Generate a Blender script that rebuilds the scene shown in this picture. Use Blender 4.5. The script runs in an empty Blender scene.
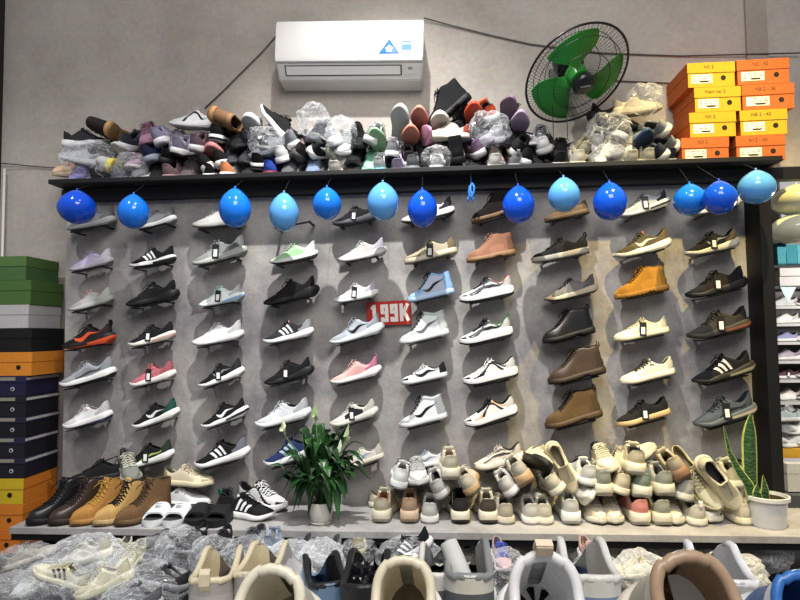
import bpy, bmesh, math, random
import numpy as np
from mathutils import Vector, Matrix, Euler, noise
random.seed(7)
R = math.radians
PI = math.pi
scn = bpy.context.scene
COL = scn.collection

# ------------------------------------------------------------------ camera, light, exposure
CAM = Vector((0.0, -3.5, 1.7))
YAW, PITCH, ROLL, FPX = 0.0733, 0.0565, -0.0125, 600.0
_f = Vector((-math.sin(YAW)*math.cos(PITCH), math.cos(YAW)*math.cos(PITCH), math.sin(PITCH)))
_r0 = Vector((math.cos(YAW), math.sin(YAW), 0)); _u0 = _r0.cross(_f)
_r = _r0*math.cos(ROLL) + _u0*math.sin(ROLL); _u = _u0*math.cos(ROLL) - _r0*math.sin(ROLL)
cd = bpy.data.cameras.new('camera'); cam = bpy.data.objects.new('camera', cd); COL.objects.link(cam)
cam.matrix_world = Matrix(((_r.x, _u.x, -_f.x, CAM.x), (_r.y, _u.y, -_f.y, CAM.y), (_r.z, _u.z, -_f.z, CAM.z), (0, 0, 0, 1)))
cd.sensor_width = 36.0; cd.lens = 36.0*FPX/800.0; cd.clip_start = 0.05
scn.camera = cam

def P(px, py, Y):
    """world point seen at photo position (px, py) on the plane y = Y"""
    d = _f + _r*((px-400)/FPX) + _u*((300-py)/FPX)
    return CAM + d*((Y-CAM.y)/d.y)

w = bpy.data.worlds.new('world'); scn.world = w; w.use_nodes = True
w.node_tree.nodes['Background'].inputs[0].default_value = (0.95, 0.95, 1.0, 1)
w.node_tree.nodes['Background'].inputs[1].default_value = 0.29

def lamp(name, kind, loc, power, color, size=0.1, aim=None, **kw):
    ld = bpy.data.lights.new(name, kind); ld.energy = power; ld.color = color
    if kind == 'AREA': ld.size = size
    else: ld.shadow_soft_size = size
    for k, v in kw.items(): setattr(ld, k, v)
    o = bpy.data.objects.new(name, ld); COL.objects.link(o); o.location = loc
    if aim: o.rotation_euler = (Vector(aim)-Vector(loc)).to_track_quat('-Z', 'Y').to_euler()
    return o
lamp('ceiling_lamp', 'SPOT', (-0.3, -1.75, 5.0), 850, (1, .98, .95), .03, (-0.3, -.19, 1.15), spot_size=R(64), spot_blend=.95)
lamp('ceiling_lamp', 'SPOT', (1.4, -1.68, 5.0), 960, (1, .77, .31), .03, (1.55, -.19, 1.1), spot_size=R(46), spot_blend=.8)
lamp('ceiling_lamp', 'SPOT', (-2.3, -1.9, 5.0), 230, (.98, .97, 1), .08, (-2.2, -.19, 1.2), spot_size=R(50), spot_blend=1)
lamp('room_fill_light', 'AREA', (0.4, -3.9, 4.3), 118, (1, .97, .93), 1.8, (0.2, -1.2, .8))  # added soft fill for foreground and bags, standing in for general room light
lamp('bay_lamp', 'POINT', (3.3, 0.35, 1.9), 75, (1, .98, .95), .2)  # unseen point light added to brighten the bay shelves

scn.view_settings.view_transform = 'Standard'; scn.view_settings.look = 'None'
scn.view_settings.gamma = 1.0; scn.view_settings.exposure = 0.0
scn.view_settings.use_curve_mapping = False

# ------------------------------------------------------------------ materials
def lin(h):
    h = h.lstrip('#'); c = [int(h[i:i+2], 16)/255 for i in (0, 2, 4)]
    return [x/12.92 if x <= .04045 else ((x+.055)/1.055)**2.4 for x in c]
_mats = {}
def mat(hexc, kind='fabric'):
    """procedural material; kind sets gloss, grain and bump"""
    key = (hexc, kind)
    if key in _mats: return _mats[key]
    #        rough spec  scale var  bump
    spec = {'fabric': (.85, .25, 260, .10, .25), 'knit': (.9, .2, 420, .16, .35), 'leather': (.38, .5, 140, .05, .12),
            'suede': (.95, .15, 160, .12, .15), 'rubber': (.6, .35, 90, .05, .06), 'plastic': (.32, .5, 30, .02, .0),
            'gloss': (.12, .5, 20, .02, .0), 'metal': (.4, .5, 60, .05, .03), 'paint': (.55, .4, 40, .05, .05),
            'card': (.7, .3, 50, .06, .05), 'leaf': (.38, .45, 60, .25, .1), 'soil': (.95, .1, 120, .4, .6),
            'felt': (.95, .1, 500, .2, .3)}[kind]
    m = bpy.data.materials.new(f'{kind}_{hexc.strip("#")}'); m.use_nodes = True
    nt = m.node_tree; b = nt.nodes['Principled BSDF']
    c = lin(hexc)
    tc = nt.nodes.new('ShaderNodeTexCoord'); n = nt.nodes.new('ShaderNodeTexNoise')
    n.inputs['Scale'].default_value = spec[2]; n.inputs['Detail'].default_value = 3
    nt.links.new(tc.outputs['Object'], n.inputs['Vector'])
    rp = nt.nodes.new('ShaderNodeValToRGB'); rp.color_ramp.elements[0].position = .3; rp.color_ramp.elements[1].position = .7
    v = spec[3]
    rp.color_ramp.elements[0].color = [max(0, x*(1-v)) for x in c]+[1]
    rp.color_ramp.elements[1].color = [min(1, x*(1+v)) for x in c]+[1]
    nt.links.new(n.outputs['Fac'], rp.inputs['Fac']); nt.links.new(rp.outputs['Color'], b.inputs['Base Color'])
    b.inputs['Roughness'].default_value = spec[0]; b.inputs['Specular IOR Level'].default_value = spec[1]
    if kind == 'metal': b.inputs['Metallic'].default_value = .6
    if spec[4]:
        bp = nt.nodes.new('ShaderNodeBump'); bp.inputs['Strength'].default_value = spec[4]; bp.inputs['Distance'].default_value = .002
        nt.links.new(n.outputs['Fac'], bp.inputs['Height']); nt.links.new(bp.outputs['Normal'], b.inputs['Normal'])
    _mats[key] = m
    return m

def plaster(name, c0, c1, c2, s1, s2, rough=.85, bump=.15):
    """blotchy concrete: two noise layers over a base colour"""
    m = bpy.data.materials.new(name); m.use_nodes = True; nt = m.node_tree; b = nt.nodes['Principled BSDF']
    tc = nt.nodes.new('ShaderNodeTexCoord')
    n1 = nt.nodes.new('ShaderNodeTexNoise'); n1.inputs['Scale'].default_value = s1; n1.inputs['Detail'].default_value = 6; n1.inputs['Roughness'].default_value = .65
    n2 = nt.nodes.new('ShaderNodeTexNoise'); n2.inputs['Scale'].default_value = s2; n2.inputs['Detail'].default_value = 4
    nt.links.new(tc.outputs['Object'], n1.inputs['Vector']); nt.links.new(tc.outputs['Object'], n2.inputs['Vector'])
    r = nt.nodes.new('ShaderNodeValToRGB'); e = r.color_ramp.elements
    e[0].position = .32; e[0].color = lin(c0)+[1]; e[1].position = .7; e[1].color = lin(c2)+[1]
    k = e.new(.5); k.color = lin(c1)+[1]
    nt.links.new(n1.outputs['Fac'], r.inputs['Fac'])
    mx = nt.nodes.new('ShaderNodeMix'); mx.data_type = 'RGBA'; mx.blend_type = 'OVERLAY'; mx.inputs['Factor'].default_value = .25
    nt.links.new(r.outputs['Color'], mx.inputs['A']); nt.links.new(n2.outputs['Color'], mx.inputs['B'])
    hs = nt.nodes.new('ShaderNodeHueSaturation'); hs.inputs['Saturation'].default_value = .8
    nt.links.new(mx.outputs['Result'], hs.inputs['Color']); nt.links.new(hs.outputs['Color'], b.inputs['Base Color'])
    b.inputs['Roughness'].default_value = rough; b.inputs['Specular IOR Level'].default_value = .25
    bp = nt.nodes.new('ShaderNodeBump'); bp.inputs['Strength'].default_value = bump; bp.inputs['Distance'].default_value = .01
    nt.links.new(n2.outputs['Fac'], bp.inputs['Height']); nt.links.new(bp.outputs['Normal'], b.inputs['Normal'])
    return m

def film(name, base=.10, crease=.5):
    """thin clear plastic: mostly transparent, glossy, whiter along creases and at grazing angles"""
    m = bpy.data.materials.new(name); m.use_nodes = True; nt = m.node_tree
    for n in list(nt.nodes): nt.nodes.remove(n)
    N = nt.nodes.new; Lk = nt.links.new
    out = N('ShaderNodeOutputMaterial'); tr = N('ShaderNodeBsdfTransparent'); tr.inputs[0].default_value = (.97, .98, .99, 1)
    pr = N('ShaderNodeBsdfPrincipled'); pr.inputs['Base Color'].default_value = (.90, .91, .93, 1); pr.inputs['Roughness'].default_value = .16; pr.inputs['Specular IOR Level'].default_value = .9
    tc = N('ShaderNodeTexCoord'); n = N('ShaderNodeTexNoise'); n.inputs['Scale'].default_value = 1.7; n.inputs['Detail'].default_value = 1.5; n.inputs['Distortion'].default_value = 2.6
    Lk(tc.outputs['Object'], n.inputs['Vector'])
    s1 = N('ShaderNodeMath'); s1.operation = 'SUBTRACT'; s1.inputs[1].default_value = .5; Lk(n.outputs['Fac'], s1.inputs[0])
    s2 = N('ShaderNodeMath'); s2.operation = 'ABSOLUTE'; Lk(s1.outputs[0], s2.inputs[0])
    mr = N('ShaderNodeMapRange'); mr.inputs['From Min'].default_value = .0; mr.inputs['From Max'].default_value = .045; mr.inputs['To Min'].default_value = crease; mr.inputs['To Max'].default_value = 0
    Lk(s2.outputs[0], mr.inputs['Value'])
    lw = N('ShaderNodeLayerWeight'); lw.inputs['Blend'].default_value = .35
    f = N('ShaderNodeMath'); f.operation = 'MULTIPLY_ADD'; f.inputs[1].default_value = .28; f.inputs[2].default_value = base; Lk(lw.outputs['Facing'], f.inputs[0])
    g = N('ShaderNodeMath'); g.operation = 'ADD'; g.use_clamp = True; Lk(f.outputs[0], g.inputs[0]); Lk(mr.outputs['Result'], g.inputs[1])
    mx = N('ShaderNodeMixShader'); Lk(g.outputs[0], mx.inputs[0]); Lk(tr.outputs[0], mx.inputs[1]); Lk(pr.outputs[0], mx.inputs[2]); Lk(mx.outputs[0], out.inputs[0])
    return m

# ------------------------------------------------------------------ object helpers
def link(name, me, parent=None, mats=None):
    o = bpy.data.objects.new(name, me); COL.objects.link(o)
    if parent: o.parent = parent
    if mats is not None:
        if not isinstance(mats, (list, tuple)): mats = [mats]
        for i, m in enumerate(mats):
            if i < len(o.material_slots):
                o.material_slots[i].link = 'OBJECT'; o.material_slots[i].material = m
            else:
                me.materials.append(m)
    return o
def finish(bm, name, slots=0, smooth=False, sharp=None):
    bmesh.ops.recalc_face_normals(bm, faces=bm.faces)
    me = bpy.data.meshes.new(name); bm.to_mesh(me); bm.free()
    if smooth:
        me.shade_smooth()
        if sharp: me.set_sharp_from_angle(angle=R(sharp))
    for _ in range(slots): me.materials.append(None)
    return me
def mesh_obj(name, bm, m, parent=None, smooth=False, sharp=None):
    return link(name, finish(bm, name, 0, smooth, sharp), parent, m)
def empty(name, loc=(0, 0, 0), rot=None):
    o = bpy.data.objects.new(name, None); COL.objects.link(o); o.location = loc; o.empty_display_size = .05
    if rot is not None: o.rotation_euler = rot
    return o
def tag(o, label=None, cat=None, group=None, kind=None):
    if label: o['label'] = label
    if cat: o['category'] = cat
    if group: o['group'] = group
    if kind: o['kind'] = kind
    return o
def box(bm, c, s, bev=0, mi=0, rot=None):
    r = bmesh.ops.create_cube(bm, size=1); vs = r['verts']
    bmesh.ops.scale(bm, vec=s, verts=vs)
    if bev:
        es = list({e for v in vs for e in v.link_edges})
        q = bmesh.ops.bevel(bm, geom=es, offset=bev, segments=2, affect='EDGES', profile=.6); vs = list({v for f in q['faces'] for v in f.verts} | {v for v in vs if v.is_valid})
    if rot is not None: bmesh.ops.rotate(bm, verts=vs, matrix=rot)
    bmesh.ops.translate(bm, vec=c, verts=vs)
    for f in {f for v in vs for f in v.link_faces}: f.material_index = mi
    return vs
def bbox(name, lo, hi, m, parent=None, bev=0):
    bm = bmesh.new(); lo = Vector(lo); hi = Vector(hi)
    box(bm, (lo+hi)/2, hi-lo, bev); return mesh_obj(name, bm, m, parent)
def tube(bm, pts, rad, n=6, closed=False, mi=0):
    pts = [Vector(p) for p in pts]; N = len(pts)
    rads = rad if isinstance(rad, (list, tuple)) else [rad]*N
    rings = []; up = None
    for i, p in enumerate(pts):
        if closed: t = pts[(i+1) % N]-pts[i-1]
        else: t = pts[min(i+1, N-1)]-pts[max(i-1, 0)]
        if t.length < 1e-9: t = Vector((0, 0, 1))
        t.normalize()
        if up is None: up = Vector((0, 0, 1)) if abs(t.z) < .9 else Vector((1, 0, 0))
        a = t.cross(up)
        if a.length < 1e-6: a = t.orthogonal()
        a.normalize(); b = a.cross(t); up = b
        rings.append([bm.verts.new(p+(a*math.cos(k*2*PI/n)+b*math.sin(k*2*PI/n))*rads[i]) for k in range(n)])
    M = N if closed else N-1
    for i in range(M):
        A, B = rings[i], rings[(i+1) % N]
        for k in range(n):
            f = bm.faces.new((A[k], A[(k+1) % n], B[(k+1) % n], B[k])); f.material_index = mi
    if not closed:
        for A in (rings[0], rings[-1]):
            try: f = bm.faces.new(A); f.material_index = mi
            except ValueError: pass
def lathe(bm, prof, n=28, c=(0, 0, 0), mi=0):
    rings = []
    for r, z in prof:
        if r < 1e-6: rings.append([bm.verts.new((c[0], c[1], c[2]+z))])
        else: rings.append([bm.verts.new((c[0]+r*math.cos(k*2*PI/n), c[1]+r*math.sin(k*2*PI/n), c[2]+z)) for k in range(n)])
    for A, B in zip(rings, rings[1:]):
        for k in range(n):
            a = [A[k % len(A)], A[(k+1) % len(A)], B[(k+1) % len(B)], B[k % len(B)]]
            a = list(dict.fromkeys(a))
            if len(a) > 2: f = bm.faces.new(a); f.material_index = mi
def text_obj(name, body, size, m, parent, extrude=.001, offset=0, sx=1):
    cu = bpy.data.curves.new(name, 'FONT'); cu.body = body; cu.size = size; cu.extrude = extrude; cu.offset = offset
    cu.align_x = 'CENTER'; cu.align_y = 'CENTER'
    t = bpy.data.objects.new(name, cu); COL.objects.link(t)
    dg = bpy.context.evaluated_depsgraph_get(); me = bpy.data.meshes.new_from_object(t.evaluated_get(dg))
    bpy.data.objects.remove(t)
    for v in me.vertices: v.co.x *= sx
    me.materials.clear()
    o = link(name, me, parent, m); o.rotation_euler = (PI/2, 0, 0)
    return o
# ------------------------------------------------------------------ shoes: shape curves along s (0 heel .. 1 toe)
def curve(kn):
    xs = np.array([k[0] for k in kn], float); ys = np.array([k[1] for k in kn], float)
    d = np.diff(ys)/np.diff(xs); m = np.zeros(len(xs)); m[0] = d[0]; m[-1] = d[-1]
    for i in range(1, len(xs)-1):
        m[i] = 0 if d[i-1]*d[i] <= 0 else 2*d[i-1]*d[i]/(d[i-1]+d[i])
    def f(s):
        s = min(max(s, xs[0]), xs[-1]); i = min(int(np.searchsorted(xs, s, 'right'))-1, len(xs)-2); i = max(i, 0)
        h = xs[i+1]-xs[i]; t = (s-xs[i])/h
        return (ys[i]*(2*t**3-3*t**2+1)+h*m[i]*(t**3-2*t**2+t)+ys[i+1]*(-2*t**3+3*t**2)+h*m[i+1]*(t**3-t**2))
    return f
STY = {
 'run': dict(L=.285, w=[(0, .030), (.15, .034), (.45, .031), (.72, .044), (.9, .036), (1, .030)],
    zb=[(0, .012), (.1, .001), (.6, 0), (.8, .004), (1, .026)], zt=[(0, .050), (.12, .043), (.45, .033), (.75, .027), (1, .042)],
    h=[(0, .108), (.04, .104), (.10, .086), (.19, .071), (.29, .082), (.36, .098), (.40, .101), (.55, .082), (.68, .066), (.85, .053), (.95, .046), (1, .042)],
    o=[(0, .0), (.03, .016), (.15, .026), (.3, .025), (.4, .018), (.55, .011), (.68, .008), (.73, 0), (1, 0)], flare=.016, e=.55, thr=(.40, .68), back=.014, wave=.006),
 'airy': dict(L=.285, w=[(0, .030), (.15, .034), (.45, .032), (.72, .044), (.9, .036), (1, .030)],
    zb=[(0, .014), (.1, .001), (.6, 0), (.8, .003), (1, .022)], zt=[(0, .056), (.12, .048), (.45, .030), (.75, .024), (1, .036)],
    h=[(0, .108), (.035, .104), (.09, .086), (.17, .072), (.28, .084), (.36, .102), (.40, .105), (.55, .080), (.68, .062), (.85, .050), (.95, .042), (1, .036)],
    o=[(0, .0), (.03, .016), (.15, .025), (.3, .024), (.4, .017), (.55, .011), (.68, .008), (.73, 0), (1, 0)], flare=.016, e=.55, thr=(.40, .68), back=.022, wave=.010),
 'court': dict(L=.285, w=[(0, .031), (.15, .036), (.45, .034), (.72, .045), (.9, .038), (1, .032)],
    zb=[(0, .002), (.1, 0), (.75, 0), (1, .012)], zt=[(0, .034), (.3, .032), (.75, .030), (1, .036)],
    h=[(0, .096), (.05, .093), (.11, .078), (.2, .067), (.30, .077), (.36, .091), (.40, .095), (.55, .080), (.68, .066), (.82, .056), (.94, .050), (1, .038)],
    o=[(0, .0), (.03, .017), (.15, .027), (.3, .026), (.4, .019), (.55, .012), (.70, .009), (.75, 0), (1, 0)], flare=.005, e=.5, thr=(.40, .70), back=.002, wave=0),
 'chunk': dict(L=.295, w=[(0, .032), (.15, .037), (.45, .035), (.72, .047), (.9, .040), (1, .033)],
    zb=[(0, .010), (.08, .001), (.7, 0), (.85, .004), (1, .022)], zt=[(0, .058), (.12, .056), (.45, .044), (.7, .038), (.9, .042), (1, .050)],
    h=[(0, .118), (.05, .114), (.11, .098), (.2, .084), (.30, .096), (.36, .114), (.40, .119), (.55, .094), (.70, .076), (.85, .064), (.95, .056), (1, .050)],
    o=[(0, .0), (.03, .017), (.15, .027), (.3, .026), (.4, .019), (.55, .012), (.70, .009), (.75, 0), (1, 0)], flare=.010, e=.5, thr=(.40, .70), back=.010, wave=.012),
 'high': dict(L=.285, w=[(0, .032), (.15, .036), (.45, .034), (.72, .045), (.9, .038), (1, .032)],
    zb=[(0, .002), (.1, 0), (.75, 0), (1, .012)], zt=[(0, .035), (.3, .033), (.75, .030), (1, .036)],
    h=[(0, .148), (.05, .147), (.18, .140), (.30, .152), (.37, .160), (.42, .152), (.55, .110), (.68, .078), (.80, .064), (.93, .054), (1, .038)],
    o=[(0, .0), (.03, .019), (.15, .033), (.28, .033), (.38, .024), (.48, .013), (.70, .009), (.75, 0), (1, 0)], flare=.004, e=.5, thr=(.40, .70), back=.002, wave=0),
 'boot': dict(L=.29, w=[(0, .033), (.15, .038), (.45, .036), (.72, .048), (.9, .042), (1, .036)],
    zb=[(0, .002), (.1, 0), (.28, 0), (.31, .008), (.40, .008), (.44, .001), (.75, 0), (1, .010)], zt=[(0, .038), (.3, .034), (.75, .030), (1, .036)],
    h=[(0, .150), (.05, .149), (.18, .146), (.33, .156), (.40, .153), (.47, .136), (.56, .112), (.68, .088), (.80, .076), (.92, .064), (1, .040)],
    o=[(0, .0), (.03, .021), (.15, .035), (.28, .035), (.38, .025), (.48, .013), (.68, .009), (.72, 0), (1, 0)], flare=.004, e=.45, thr=(.40, .68), back=.004, wave=0, lug=.007),
}
STY['tallboot'] = dict(STY['boot'], h=[(0, .184), (.05, .183), (.18, .180), (.33, .190), (.40, .184), (.46, .150), (.53, .116), (.63, .092), (.80, .076), (.92, .064), (1, .040)])
STY['bighigh'] = dict(STY['high'], h=[(0, .134), (.05, .131), (.14, .127), (.26, .134), (.36, .148), (.41, .144), (.55, .108), (.68, .080), (.80, .064), (.93, .054), (1, .038)],
    o=[(0, .0), (.004, .009), (.015, .0165), (.03, .0226), (.055, .0285), (.09, .032), (.15, .035), (.28, .037), (.38, .031), (.48, .020), (.70, .010), (.75, 0), (1, 0)])
TALL = ('high', 'boot', 'tallboot', 'bighigh')
class Shape:
    def __init__(s, k):
        d = STY[k]; s.k = k; s.d = d; s.L = d['L']
        for n in ('w', 'zb', 'zt', 'h', 'o'): setattr(s, '_'+n, curve(d[n]))
    def rnd(s, q):
        a = 1.0
        if q < .11: a *= math.sqrt(max(0, 1-((.11-q)/.11)**2.2))
        if q > .76: a *= max(0, 1-((q-.76)/.24)**2.3)**.52
        return a
    def W(s, q): return s._w(q)*s.rnd(q)
    def O(s, q): return min(s._o(q), s.W(q)*.86)
    def out(s, q, t, side=1, off=0):
        if off:
            e = 1e-3
            p = s.out(q, t, side); a = s.out(min(q+e, 1), t, side)-s.out(max(q-e, 0), t, side); b = s.out(q, min(t+e, 1), side)-s.out(q, max(t-e, 0), side)
            n = a.cross(b)
            if n.length < 1e-12: return p
            n.normalize()
            if n.y*side < 0 or (abs(n.y) < .2 and n.z < 0): n = -n
            return p+n*off
        W, O, h, zt = s.W(q), s.O(q), s._h(q), s._zt(q)-.004
        a = t*PI/2; e = s.d['e']
        c = max(0, math.cos(a)); sn = math.sin(a)
        y = O+(W-O)*(c**e); z = zt+(h-zt)*(sn**.95)
        tall = max(0, h-.09)
        x = (q-.5)*s.L
        fl = s.d['flare']*((z-zt)/(.108-zt+tall))**2*max(0, 1-q/.16)
        bul = -.005*math.sin(min(1, (z-zt)/.05)*PI)*max(0, 1-q/.12)
        return Vector((x-fl+bul, side*y, z))
def stations(n): return [.5-.5*math.cos(PI*i/n) for i in range(n+1)]

def grid_faces(bm, G, mif=None):
    for i in range(len(G)-1):
        for j in range(len(G[0])-1):
            q = list(dict.fromkeys((G[i][j], G[i+1][j], G[i+1][j+1], G[i][j+1])))
            if len(q) > 2:
                try: f = bm.faces.new(q)
                except ValueError: continue
                if mif: f.material_index = mif(i, j)

UP = dict(main=0, heel=1, toe=2, eye=3, collar=4, panel=5)
def region(k, s, t):
    if k in ('boot', 'tallboot'):
        if t > .80 and s < .40: return 4
        if s < .13 and t < .55: return 1
        if s > .80 and t < .8: return 2
        if .40 < s < .70 and t > .78: return 3
        return 5 if (.2 < s < .5 and t < .3) else 0
    if k == 'bighigh' and t > .55 and s < .46: return 4
    if k in ('high', 'bighigh'):
        if s > .86 or (s > .78 and t < .35): return 2
        if t > .80 and s < .40: return 4
        if s < .17 and t < .62: return 1
        if (.40 < s < .74 and t > .66) or (.64 < s < .78 and t > .3): return 3
        if s < .42 and .62 < t <= .80: return 3
        return 5 if .17 < s < .64 and t < .62 else 0
    if k == 'chunk':
        if s > .86 and t < .5: return 2
        if t > .86 and s < .36: return 4
        if s < .15: return 1
        if .40 < s < .72 and t > .74: return 3
        if .15 < s < .80 and (.30+.35*math.sin((s-.15)*7.5)) < t < (.55+.35*math.sin((s-.15)*7.5)): return 5
        return 0
    if k == 'court':
        if s > .84 and t < .45: return 2
        if t > .86 and s < .36: return 4
        if s < .14: return 1
        if .40 < s < .76 and t > .72: return 3
        return 5 if s > .68 and t < .3 else 0
    if s > .88 and t < .5: return 2
    if t > .86 and s < .34: return 4
    if s < .13 or (s < .24 and t < .55 - (s-.13)*2.5): return 1
    if .42 < s < .70 and t > .80: return 3
    return 5 if (.24 < s < .62 and t < .45) else 0

def build_upper(S, n=34, m=11):
    bm = bmesh.new(); st = stations(n)
    for side in (1, -1):
        G = []
        for q in st:
            row = [bm.verts.new(S.out(q, j/m, side)) for j in range(m+1)]
            O = S.O(q); p = S.out(q, 1, side)
            if O > .004:
                th = .006 if S.k in TALL else .005
                row.append(bm.verts.new((p.x, side*(O-th*.5), p.z+.002))); row.append(bm.verts.new((p.x, side*max(O-th, 0), p.z-.003)))
            else:
                row.append(bm.verts.new((p.x, 0, p.z))); row.append(bm.verts.new((p.x, 0, p.z)))
            G.append(row)
        grid_faces(bm, G, lambda i, j: region(S.k, (st[i]+st[i+1])/2, min(1, (j+.5)/m)))
    bmesh.ops.remove_doubles(bm, verts=bm.verts, dist=.0003)
    return finish(bm, 'upper_'+S.k, 6, True)
def build_lining(S, n=16):
    bm = bmesh.new(); G = []
    a0, a1 = .012, S.d['thr'][0]+.08
    th = .006 if S.k in TALL else .005
    for i in range(n+1):
        q = a0+(a1-a0)*i/n; O = max(S.O(q)-th, .0004); h = S._h(q)-.003; fl = S._zt(q)+.004
        W = max(min(S.W(q)-.008, O+.008), .0004); x = S.out(q, 1).x; xb = S.out(q, .2).x+.006*max(0, 1-q/.12)
        row = []
        for k, (yy, zz) in enumerate(((O, 1), (O, .75), ((O+W)/2, .4), (W, .12), (W*.8, 0), (0, 0), (-W*.8, 0), (-W, .12), (-(O+W)/2, .4), (-O, .75), (-O, 1))):
            zv = fl+(h-fl)*zz; xv = x*zz+xb*(1-zz)
            row.append(bm.verts.new((xv, yy, zv)))
        G.append(row)
    grid_faces(bm, G, lambda i, j: 1 if j in (4, 5) else 0)
    bmesh.ops.remove_doubles(bm, verts=bm.verts, dist=.0003)
    return finish(bm, 'lining_'+S.k, 2, True)
def build_sole(S, n=40):
    bm = bmesh.new(); d = S.d; st = stations(n); G = []
    lug = d.get('lug', 0)
    for i, q in enumerate(st):
        W = S.W(q)*1.05+.003*(S.rnd(q)); zb, zt = S._zb(q), S._zt(q); H = zt-zb
        wv = d['wave']*math.sin(q*13)*(.3 < q < .8 or .5)
        lg = lug*(i % 2)
        x0 = (q-.5)*(S.L+.010); bk = d['back']*max(0, 1-q/.15)
        pr = [(0, zb, 0), (.82, zb, 0), (.97, zb+.002+lg, .3), (1.05, zb+.30*H+lg*.5, .8), (1.06, zb+.62*H, 1), (1.02, zt-.002+wv*.5, .7), (.95, zt+.001+wv*.4, .4), (.80, zt, .2), (0, zt, .2)]
        row = [bm.verts.new((x0-bk*b, W*a, z)) for a, z, b in pr]
        row += [bm.verts.new((x0-bk*b, -W*a, z)) for a, z, b in pr[-2:0:-1]]
        G.append(row+[row[0]])
    def mi(i, j):
        j = j if j < 8 else 15-j
        if j < 2: return 1
        if j == 2: return 1
        q = (st[i]+st[i+1])/2
        if j == 3 and q < .42: return 2
        return 0
    grid_faces(bm, G, mi)
    bmesh.ops.remove_doubles(bm, verts=bm.verts, dist=.0003)
    return finish(bm, 'sole_'+S.k, 3, True, 50)
def build_tongue(S, n=12):
    bm = bmesh.new(); G = []; a, b = S.d['thr']
    for i in range(n+1):
        q = a-.045+(b+.05-a)*i/n
        O = S.O(min(max(q, a), b))+.004; z = S._h(max(q, a))-.003; top = max(0, (a+.02-q)/.065)
        x = (q-.5)*S.L
        x += .012*top
        z += .022*top
        row = []
        for k in range(7):
            u = k/3-1
            row.append(bm.verts.new((x, u*O, z-.004*u*u-.001)))
        for k in range(7):
            u = 1-k/3
            row.append(bm.verts.new((x-.001, u*O*.9, z-.006-.004*u*u-.001)))
        G.append(row+[row[0]])
    grid_faces(bm, G)
    for g in (G[0], G[-1]):
        try: bm.faces.new(g[:-1])
        except ValueError: pass
    return finish(bm, 'tongue_'+S.k, 1, True)
def build_laces(S):
    bm = bmesh.new(); a, b = S.d['thr']; n = 8 if 'boot' in S.k else 6
    for i in range(n):
        q = a+.01+(b-a-.03)*i/(n-1); q2 = min(q+(b-a)/n*.9, b+.01)
        for sg in (1, -1):
            A = [S.out(q, t, sg, .0025) for t in (.72, .82, .92)]; C = [S.out(q2, t, -sg, .0025) for t in (.92, .82, .72)]
            qm = (q+q2)/2
            tube(bm, A+[Vector(((qm-.5)*S.L, 0, S._h(qm)+.004+(.0015 if sg > 0 else 0)))]+C, .0026, 5)
    q = a+.03; x = (q-.5)*S.L; z = S._h(q)+.006
    for sg in (1, -1):      # bow loops and ends
        tube(bm, [(x, 0, z), (x+.006, sg*.014, z+.012), (x+.014, sg*.032, z+.004), (x+.016, sg*.030, z-.008), (x+.010, sg*.014, z-.001), (x, 0, z)], .0022, 5)
        tube(bm, [(x, 0, z), (x+.02, sg*.012, z), (x+.034, sg*.027, z-.014), (x+.040, sg*.036, z-.028)], .0022, 5)
    return finish(bm, 'laces_'+S.k, 1, True)
def build_pull(S):
    bm = bmesh.new(); h = S._h(0); x = S.out(0, 1).x
    pts = [(x+.004, 0, h-.02), (x-.006, 0, h-.006), (x-.006, 0, h+.012), (x+.002, 0, h+.018), (x+.006, 0, h+.010), (x+.006, 0, h-.004)]
    vs = [[bm.verts.new((p[0], y, p[2])) for y in (-.008, .008)] for p in pts]; vi = [[bm.verts.new((p[0]*.9+x*.1+.002, y, p[2]-.001)) for y in (-.008, .008)] for p in pts]
    for A, B in ((vs, vs), (vi, vi)):
        for i in range(len(A)-1): bm.faces.new((A[i][0], A[i][1], A[i+1][1], A[i+1][0]))
    for i in range(len(vs)-1):
        for j in (0, 1): bm.faces.new((vs[i][j], vs[i+1][j], vi[i+1][j], vi[i][j]))
    return finish(bm, 'pull_'+S.k, 1, False)
def ribbon(bm, S, lo, hi, n=16, off=.0012, sides=(1,), pair=False):
    def rs(pl):
        d = [0]
        for a, b in zip(pl, pl[1:]): d.append(d[-1]+math.dist(a, b))
        return [(np.interp(d[-1]*i/n, d, [p[0] for p in pl]), np.interp(d[-1]*i/n, d, [p[1] for p in pl])) for i in range(n+1)]
    A, B = rs(lo), rs(hi)
    if pair:
        def cr(pl):
            o = []
            for i in range(len(pl)-1):
                p0, p1, p2, p3 = pl[max(i-1, 0)], pl[i], pl[i+1], pl[min(i+2, len(pl)-1)]
                for k in range(4):
                    u = k/4; o.append(tuple(.5*(2*y1+(y2-y0)*u+(2*y0-5*y1+4*y2-y3)*u*u+(-y0+3*y1-3*y2+y3)*u**3) for y0, y1, y2, y3 in zip(p0, p1, p2, p3)))
            return o+[pl[-1]]
        A, B = cr(lo), cr(hi)
    for side in sides:
        G = []
        for a, b in zip(A, B):
            row = []
            for k in range(4):
                u = k/3; q = a[0]+(b[0]-a[0])*u; t = a[1]+(b[1]-a[1])*u
                row.append(bm.verts.new(S.out(q, t, side, off)))
            G.append(row)
        grid_faces(bm, G)
SW_LO = [(0, 1), (.25, .62), (.5, .28), (.68, .07), (.80, .02), (.93, .20), (1.0, .52), (1.03, .92)]
SW_HI = [(0, 1), (.25, .76), (.5, .52), (.70, .36), (.79, .35), (.87, .42), (.95, .60), (1.03, .92)]
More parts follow.
